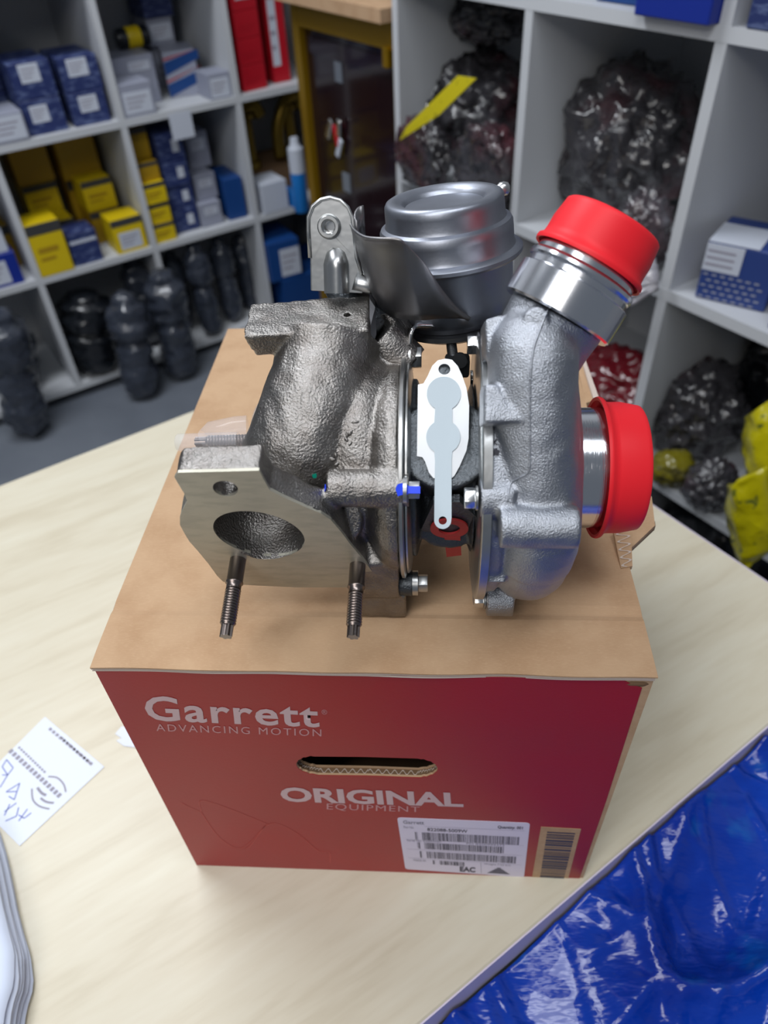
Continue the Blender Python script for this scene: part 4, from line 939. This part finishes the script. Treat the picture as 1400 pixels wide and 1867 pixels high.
# ---- compressor side: aluminium
CX = .0560
comp = bmesh.new(); n = 56
pts = []; rr = []
for k in range(n):
    t = 2*PI*k/n; pts.append(AX+X*(.0785)+Vector((0, math.cos(t), math.sin(t)))*.0475); rr.append(.0180)
tube(comp, pts, rr, 28, closed=True)
lathe(comp, [(0, .0), (.061, .0), (.061, .006), (.050, .009), (.046, .034), (.036, .037), (.033, .039), (0, .039)], AX+X*CX, X, 72)
on = Vector((.50, .42, .757)).normalized()
OB = Q(1020, 568, .074)
O_ = [(.0785, YC-.0475, ZC-.012, .0180), (.0785, YC-.0475, ZC+.010, .0185), tuple(Q(972, 710, .048))+(.0185,), tuple(Q(972, 640, .058))+(.0185,), tuple(OB-on*.018)+(.0198,), tuple(OB-on*.002)+(.0212,)]
os_ = spline(O_, 5); tube(comp, [p[:3] for p in os_], [p[3] for p in os_], 36)
# bosses and ribs
def cyl(bm, c, d, r, h, seg=28): return lathe(bm, [(0, 0), (r, 0), (r, h), (0, h)], c, d, seg)
from mathutils.bvhtree import BVHTree
bmesh.ops.recalc_face_normals(comp, faces=comp.faces[:]); BV = BVHTree.FromBMesh(comp)
def sf(px, py, off=0):
    l, n_, i, d_ = BV.ray_cast(CAM, ray(px, py).normalized())
    if l is None:
        for k in range(1, 40):
            for ax_, ay_ in ((1, 0), (1, 1), (1, -1), (0, 1), (0, -1), (-1, 0)):
                l, n_, i, d_ = BV.ray_cast(CAM, ray(px+ax_*k, py+ay_*k).normalized())
                if l is not None: return l+n_*off
    return l+n_*off
def patch(pts, off, deep=.016):
    H_ = [sf(x, y) for x, y in pts]; NP = Vector((0, -.72, .69)); p0 = max(H_, key=lambda p: p.dot(NP)); c0 = sorted(H_, key=lambda p: p.dot(NP))[len(H_)//2]
    prism(comp, [QP(x, y, c0+NP*off, NP) for x, y in pts], CF*deep)
P = sf(975, 955, .0030); cyl(comp, P-X*.014+Vector((0, .0020, -.0020)), X, .0090, .0325)
Y93 = QZ(882, 1093, H+.0115).y
for px, py, yy in ((876, 628, .098), (874, 908, .020), (885, 1093, Y93), (874, 690, .11)):
    c = Q(px, py, yy); cyl(comp, c, X, .0085, .014, 20)
patch([(884, 582), (915, 572), (912, 640), (886, 650)], .003)
patch([(884, 930), (892, 930), (895, 1055), (887, 1055)], .003, .006)
patch([(884, 924), (924, 924), (922, 1062), (888, 1062)], .0045, .007)
box(comp, Vector((.0640, .056, H+.0110)), (.0105, 0, 0), (0, .016, 0), (0, 0, .0105))
# triangular gusset and the pad with the mark
patch([(882, 700), (905, 700), (925, 738), (958, 768), (882, 772)], .0038)
patch([(884, 790), (912, 790), (925, 850), (922, 878), (884, 878)], .0022)
patch([(882, 884), (925, 882), (929, 922), (882, 924)], .0042)
bn_ = Vector((-.15, -.80, .58)).normalized(); cyl(comp, sf(977, 581)-bn_*.004, bn_, .0048, .0056, 24)
BOSS = sf(977, 581)+bn_*.0012
ch = fused('compressor_housing', comp, .0010, 5, M['alu'], tc, None, .00035)
bm = bmesh.new(); cyl(bm, BOSS, bn_, .0013, .0007, 12); obj('boss_dimple', bm, M['alu'], tc, sharp=40)
# back plate rim of the compressor
bm = bmesh.new(); lathe(bm, [(.030, -.004), (.060, -.004), (.0645, -.0035), (.0650, -.003), (.0650, .0005), (.0640, .001), (.03, .001)], AX+X*CX, X, 96, closed=True); obj('compressor_back_plate', bm, M['steel'], tc, sharp=40)
for px, py, yy, r in ((868, 628, .096, .0050), (865, 908, .018, .0046), (880, 1093, Y93, .0044), (872, 690, .108, .0045)):
    bolt_('housing_bolt', Q(px, py, yy)+X*.0005, -X, r, .0048, 'bright', (r*1.15, .0008))
# parting line along the housing: fine raised bead laid on the casting
def bead(name, path, r, m, tgt, n=6):
    pts = []
    for p in spline(path, n):
        ok, loc, nn, i = tgt.ray_cast(CAM, ray(p[0], p[1]).normalized())
        if ok: pts.append(loc+nn*r*.2)
    bm = bmesh.new(); tube(bm, pts, r, 8); return obj(name, bm, M[m], tc, True)
bead('parting_line', [(1000, 560), (985, 600), (972, 640), (967, 690), (966, 760), (966, 840), (962, 862), (945, 872), (930, 884), (926, 915)], .00045, 'alu', ch)
bm = bmesh.new()
def mark(path, w_):
    P = []
    for p in path:
        ok, loc, nn, i = ch.ray_cast(CAM, ray(*p).normalized())
        if ok: P.append((loc+nn*.0004, nn))
    for (a, na), (b, nb) in zip(P, P[1:]):
        s = na.cross(b-a).normalized()*w_; bm.faces.new([bm.verts.new(x) for x in (a-s, b-s, b+s, a+s)])
mark([(896, 800), (907, 812)], .00022); mark([(907, 799), (898, 812)], .00022)
obj('cross_mark', bm, M['markink'], tc, fix=False)
daub('dot_mark', 904, 824, .0018, 'markink', 3, 1, ch)
# turned outlet collar
bm = bmesh.new(); lathe(bm, [(.0185, -.003), (.0238, -.003), (.0246, -.0022), (.0246, .0110), (.0239, .0115), (.0229, .0118), (.0226, .0120), (.0226, .0142), (.0233, .0145), (.0238, .0155), (.0237, .0168), (.0228, .0180), (.0220, .0182), (.0218, .0250), (.0185, .0250)], OB, on, 96, closed=True)
obj('outlet_collar', bm, M['alu_ring'], tc, sharp=30)
# turned inlet pipe
bm = bmesh.new(); lathe(bm, [(.027, .086), (.0296, .086), (.0296, .128), (.027, .128)], AX, X, 96, closed=True); obj('inlet_pipe', bm, M['alu_turned'], tc, sharp=30)
# red caps
def cap(label, o, d, r, h, lip, rt):
    t = thing('rubber_cap', label, 'cap', o); bm = bmesh.new()
    lathe(bm, [(lip*.955, 0), (lip, -.0004), (lip*1.01, .0007), (lip, .0018), (r*1.012, .0030), (r, .0055), (r*1.0, h*.55), (rt*1.01, h-.0022), (rt, h-.0006), (rt*.97, h), (rt*.5, h+.0003), (0, h+.0003), (0, h-.0012), (rt*.93, h-.0012), (r*.965, .002)], o, d, 96, closed=False)
    obj('cap_shell', bm, M['redcap'], t, sharp=50); return t
cap('red rubber cap on the upper compressor outlet', OB+on*.0212, on, .0226, .0190, .0243, .0214)
cap('larger red rubber cap on the horizontal compressor inlet', AX+X*.1115, X, .0322, .0200, .0345, .0305)
# ---- vacuum actuator
an = Vector((-.10, .13, 1)).normalized(); AT = Q(808, 356, .142)
prof = [(0, -.0035), (.0185, -.0035), (.0195, -.002), (.0205, -.0012), (.0225, -.0006), (.0235, .0), (.0262, .0), (.0274, -.0006), (.0282, -.002), (.0284, -.0045), (.0286, -.0095), (.0292, -.0110), (.0312, -.0120), (.0320, -.0135), (.0322, -.0165), (.0322, -.0225), (.0330, -.0240), (.0352, -.0247), (.0362, -.0256), (.0363, -.0272), (.0352, -.0285), (.0318, -.0292), (.0312, -.031), (.0310, -.046), (.0300, -.052), (.0280, -.0555), (.0255, -.0565), (.0250, -.059), (0, -.059)]
bm = bmesh.new(); lathe(bm, prof, AT, an, 96); ac = obj('actuator_can', bm, M['can'], tc, sharp=35)
a_, b_, _ = frame(an)
bm = bmesh.new(); q = Q(921, 344, .155); d_ = Vector((1, .15, -.05)).normalized()
tube(bm, [q-d_*.005, q-d_*.004, q-d_*.003, q-d_*.001, q+d_*.0012, q+d_*.002], [.0018, .0018, .0029, .0033, .0029, .0018], 16); obj('vacuum_nipple', bm, M['steel'], tc, sharp=50)
# heat shield
cols = [  # top pixel, bottom pixel, depth
 ((642, 408), (668, 512), .118), ((650, 420), (682, 545), .108), ((668, 431), (700, 572), .100), ((695, 434), (728, 584), .095), ((728, 436), (760, 588), .092), ((745, 450), (778, 587), .092), ((770, 478), (796, 585), .093), ((800, 525), (822, 584), .096), ((830, 562), (842, 583), .100), ((856, 582), (858, 585), .104)]
rows = [tuple(Q(*t, y))+tuple(Q(*b, y-.003)) for t, b, y in cols]; R_ = spline(rows, 5); bm = bmesh.new(); g = []
for i, r in enumerate(R_):
    a, b = Vector(r[:3]), Vector(r[3:]); row = []
    if i <= 22: row.append(bm.verts.new(a+Vector((0, -.003, .0016)))); row.append(bm.verts.new(a+Vector((0, -.0014, .0004))))
    else: row.append(bm.verts.new(a)); row.append(bm.verts.new(a.lerp(b, .02)))
    for j in range(10): t = .06+.94*j/9; row.append(bm.verts.new(a.lerp(b, t)+Vector((0, .007*t*t, -.002*t*t))))
    g.append(row)
for r0, r1 in zip(g, g[1:]):
    for j in range(len(r0)-1): bm.faces.new((r0[j], r0[j+1], r1[j+1], r1[j]))
o = obj('heat_shield', bm, M['shield'], tc, True); s = o.modifiers.new('t', 'SOLIDIFY'); s.thickness = .0011; s.offset = -1
# curled left lip of the shield
bm = bmesh.new(); p0 = Q(644, 406, .117); pts = [p0+Vector((math.cos(t)*.004+.004, .006*math.sin(t)+.004, .001+.002*math.sin(t))) for t in [PI+.4*k for k in range(-4, 3)]]
gg = [[bm.verts.new(p+Vector((0, 0, dz))) for dz in (.001, -.006, -.014)] for p in pts]
for r0, r1 in zip(gg, gg[1:]):
    for j in range(2): bm.faces.new((r0[j], r0[j+1], r1[j+1], r1[j]))
o = obj('shield_lip', bm, M['shield'], tc, True); s = o.modifiers.new('t', 'SOLIDIFY'); s.thickness = .0011
# bracket with nut
bn = Vector((-.05, -.94, .33)).normalized(); BC = Q(602, 440, .122)
bq_ = lambda x, y, off=0: QP(x, y, BC+bn*off, bn)
ol = [(566, 530), (565, 470), (562, 420), (562, 396), (570, 376), (585, 364), (602, 360), (620, 365), (634, 378), (642, 396), (646, 430), (650, 470), (660, 500), (662, 535)]
mt = bq_(600, 413); rx = bq_(610, 413)-mt; rz = bq_(600, 403)-mt
bm = holed([bq_(*p) for p in ol], [ell(mt, rx, rz, 28)], -bn*.0022); br = obj('actuator_bracket', bm, M['steel'], tc)
m_ = br.modifiers.new('b', 'BEVEL'); m_.width = .0006; m_.segments = 2; m_.limit_method = 'ANGLE'
bm = bmesh.new(); a, b, d = frame(bn); tube(bm, [Vector(bq_(*p, .0004)) for p in ol[1:-1]], .0009, 8); obj('bracket_rim', bm, M['steel'], br, True)
bm = bmesh.new(); lathe(bm, [(.0030, -.003), (.0030, .0022), (.0034, .0026), (.0046, .0026), (.0052, .002), (.0056, .0002), (.0056, -.003)], mt, bn, 40, closed=True); obj('bracket_nut', bm, M['steel'], br, sharp=40)
bm = bmesh.new(); lathe(bm, [(0, -.004), (.0031, -.004)], mt, bn, 24); obj('nut_bore', bm, M['bright'], br)
bm = bmesh.new()      # pressed channel below the nut
R_ = []
for i in range(12):
    t = i/11; y = 452+(535-452)*t; hw = (14+9*min(1, t*3))*(1 if i else .5); row = []
    for j in range(13):
        s_ = -1+2*j/12; h = .0065*math.cos(s_*PI/2)**.6*min(1, .2+t*2.6) if abs(s_) < 1 else 0; row.append(bm.verts.new(bq_(612+2*t+hw*s_, y, h)))
    R_.append(row)
for r0, r1 in zip(R_, R_[1:]):
    for j in range(12): bm.faces.new((r0[j], r0[j+1], r1[j+1], r1[j]))
o = obj('pressed_channel', bm, M['steel'], br, True)
bm = bmesh.new(); tube(bm, [bq_(640, 512)+Vector((0, .004, 0)), Q(700, 520, .125)], .010, 12, flat=.5); obj('bracket_arm', bm, M['steel'], tc, True)
bm = bmesh.new(); tube(bm, [bq_(605, 520)+Vector((0, .018, 0)), Q(640, 550, .125), Q(700, 600, .112)], .011, 12, flat=.6); obj('bracket_foot', bm, M['dark'], tc, True)
# carrier plate below the actuator, running down to the clamp bolt
bm = bmesh.new(); cp = [(905, 575, .118), (860, 588, .112), (800, 592, .108), (762, 592, .104), (748, 602, .100), (744, 625, .098), (742, 655, .096), (744, 682, .092)]
P_ = [Vector(p) for p in spline([tuple(Q(*c)) for c in cp], 5)]
gg = []
for i, p in enumerate(P_):
    w_ = .012 if i < 18 else .006; gg.append([bm.verts.new(p), bm.verts.new(p+Vector((.0008, w_, -.002)))])
for r0, r1 in zip(gg, gg[1:]): bm.faces.new((r0[0], r0[1], r1[1], r1[0]))
o = obj('carrier_plate', bm, M['bright'], tc, True); s = o.modifiers.new('t', 'SOLIDIFY'); s.thickness = .0016
# dark cradle under the can, threaded rod and its link
bm = bmesh.new(); lathe(bm, [(0, 0), (.0295, 0), (.0300, -.002), (.022, -.006), (0, -.006)], AT-an*.0592, an, 48); obj('can_seat', bm, M['black'], tc, sharp=40)
r0 = Q(818, 585, .125); r1 = Q(826, 655, .100); dd = (r1-r0).normalized(); L = (r1-r0).length
screw('control_rod', r0, dd, .0026, L, .0009, 'black', tip=False, collar=False)
bm = bmesh.new(); lathe(bm, [(0, .0), (.0042, 0), (.0042, .005), (.003, .006), (0, .006)], r0+dd*.001, dd, 6); obj('lock_nut', bm, M['black'], tc)
bm = bmesh.new(); box(bm, r1+Vector((.002, -.001, -.003)), (.006, 0, 0), (0, .004, 0), (0, 0, .005)); bevel(bm, .0015, 2); obj('rod_link', bm, M['black'], tc)
bm = bmesh.new(); cyl(bm, Q(838, 655, .098), Vector((0, -1, .3)), .0035, .004, 16); obj('link_pin', bm, M['black'], tc, sharp=40)
# inner iron neck between block and carrier plate, side plate of the block
bm = bmesh.new(); tube(bm, [Q(690, 615, .105), Q(742, 668, .100)], [.012, .012], 20); tube(bm, [Q(700, 610, .108), Q(735, 600, .118)], [.010, .008], 16)
fused('housing_neck', bm, .0012, 4, M['iron'], tc, None, .0004)
bm = bmesh.new(); prism(bm, [Q(674, 545, .102), Q(684, 560, .100), Q(686, 610, .094), Q(680, 628, .090), Q(674, 600, .092)], Vector((-.0005, .006, 0))); obj('edge_plate', bm, M['shield'], tc)

# rear stud with clear cover
p = Q(448, 803, .086); q = Q(350, 806, .086); d = (q-p).normalized()
screw('rear_stud', p-d*.012, d, .0033, (q-p).length+.010, .0016, 'stud', collar=False)
cvr = thing('clear_cover', 'translucent plastic flange cover slipped over the rear stud behind the front flange', 'cover', Q(440, 760, .09))
bm = bmesh.new(); lathe(bm, [(.0046, .0), (.0046, (q-p).length+.003), (.004, (q-p).length+.004), (0, (q-p).length+.004)], p+d*.004, d, 24); o = obj('stud_sleeve', bm, M['plastic2'], cvr, True)
cc = Vector((-.058, YC+.018, ZC+.004))
cc = Q(500, 790, .092); dx = Vector((-.60, -.60, .45)).normalized()
bm = bmesh.new(); lathe(bm, [(.0215, -.0040), (.0218, -.0030), (.0205, .0), (.0165, .0026), (.009, .0035), (0, .0035)], cc, dx, 64); obj('cover_disc', bm, M['plastic'], cvr, True)
bm = bmesh.new(); tube(bm, [Q(452, 792, .088), Q(430, 793, .087), Q(385, 796, .0865), Q(372, 802, .086)], [.0098, .0096, .0078, .0052], 32, caps=False); obj('nozzle', bm, M['plastic2'], cvr, True)
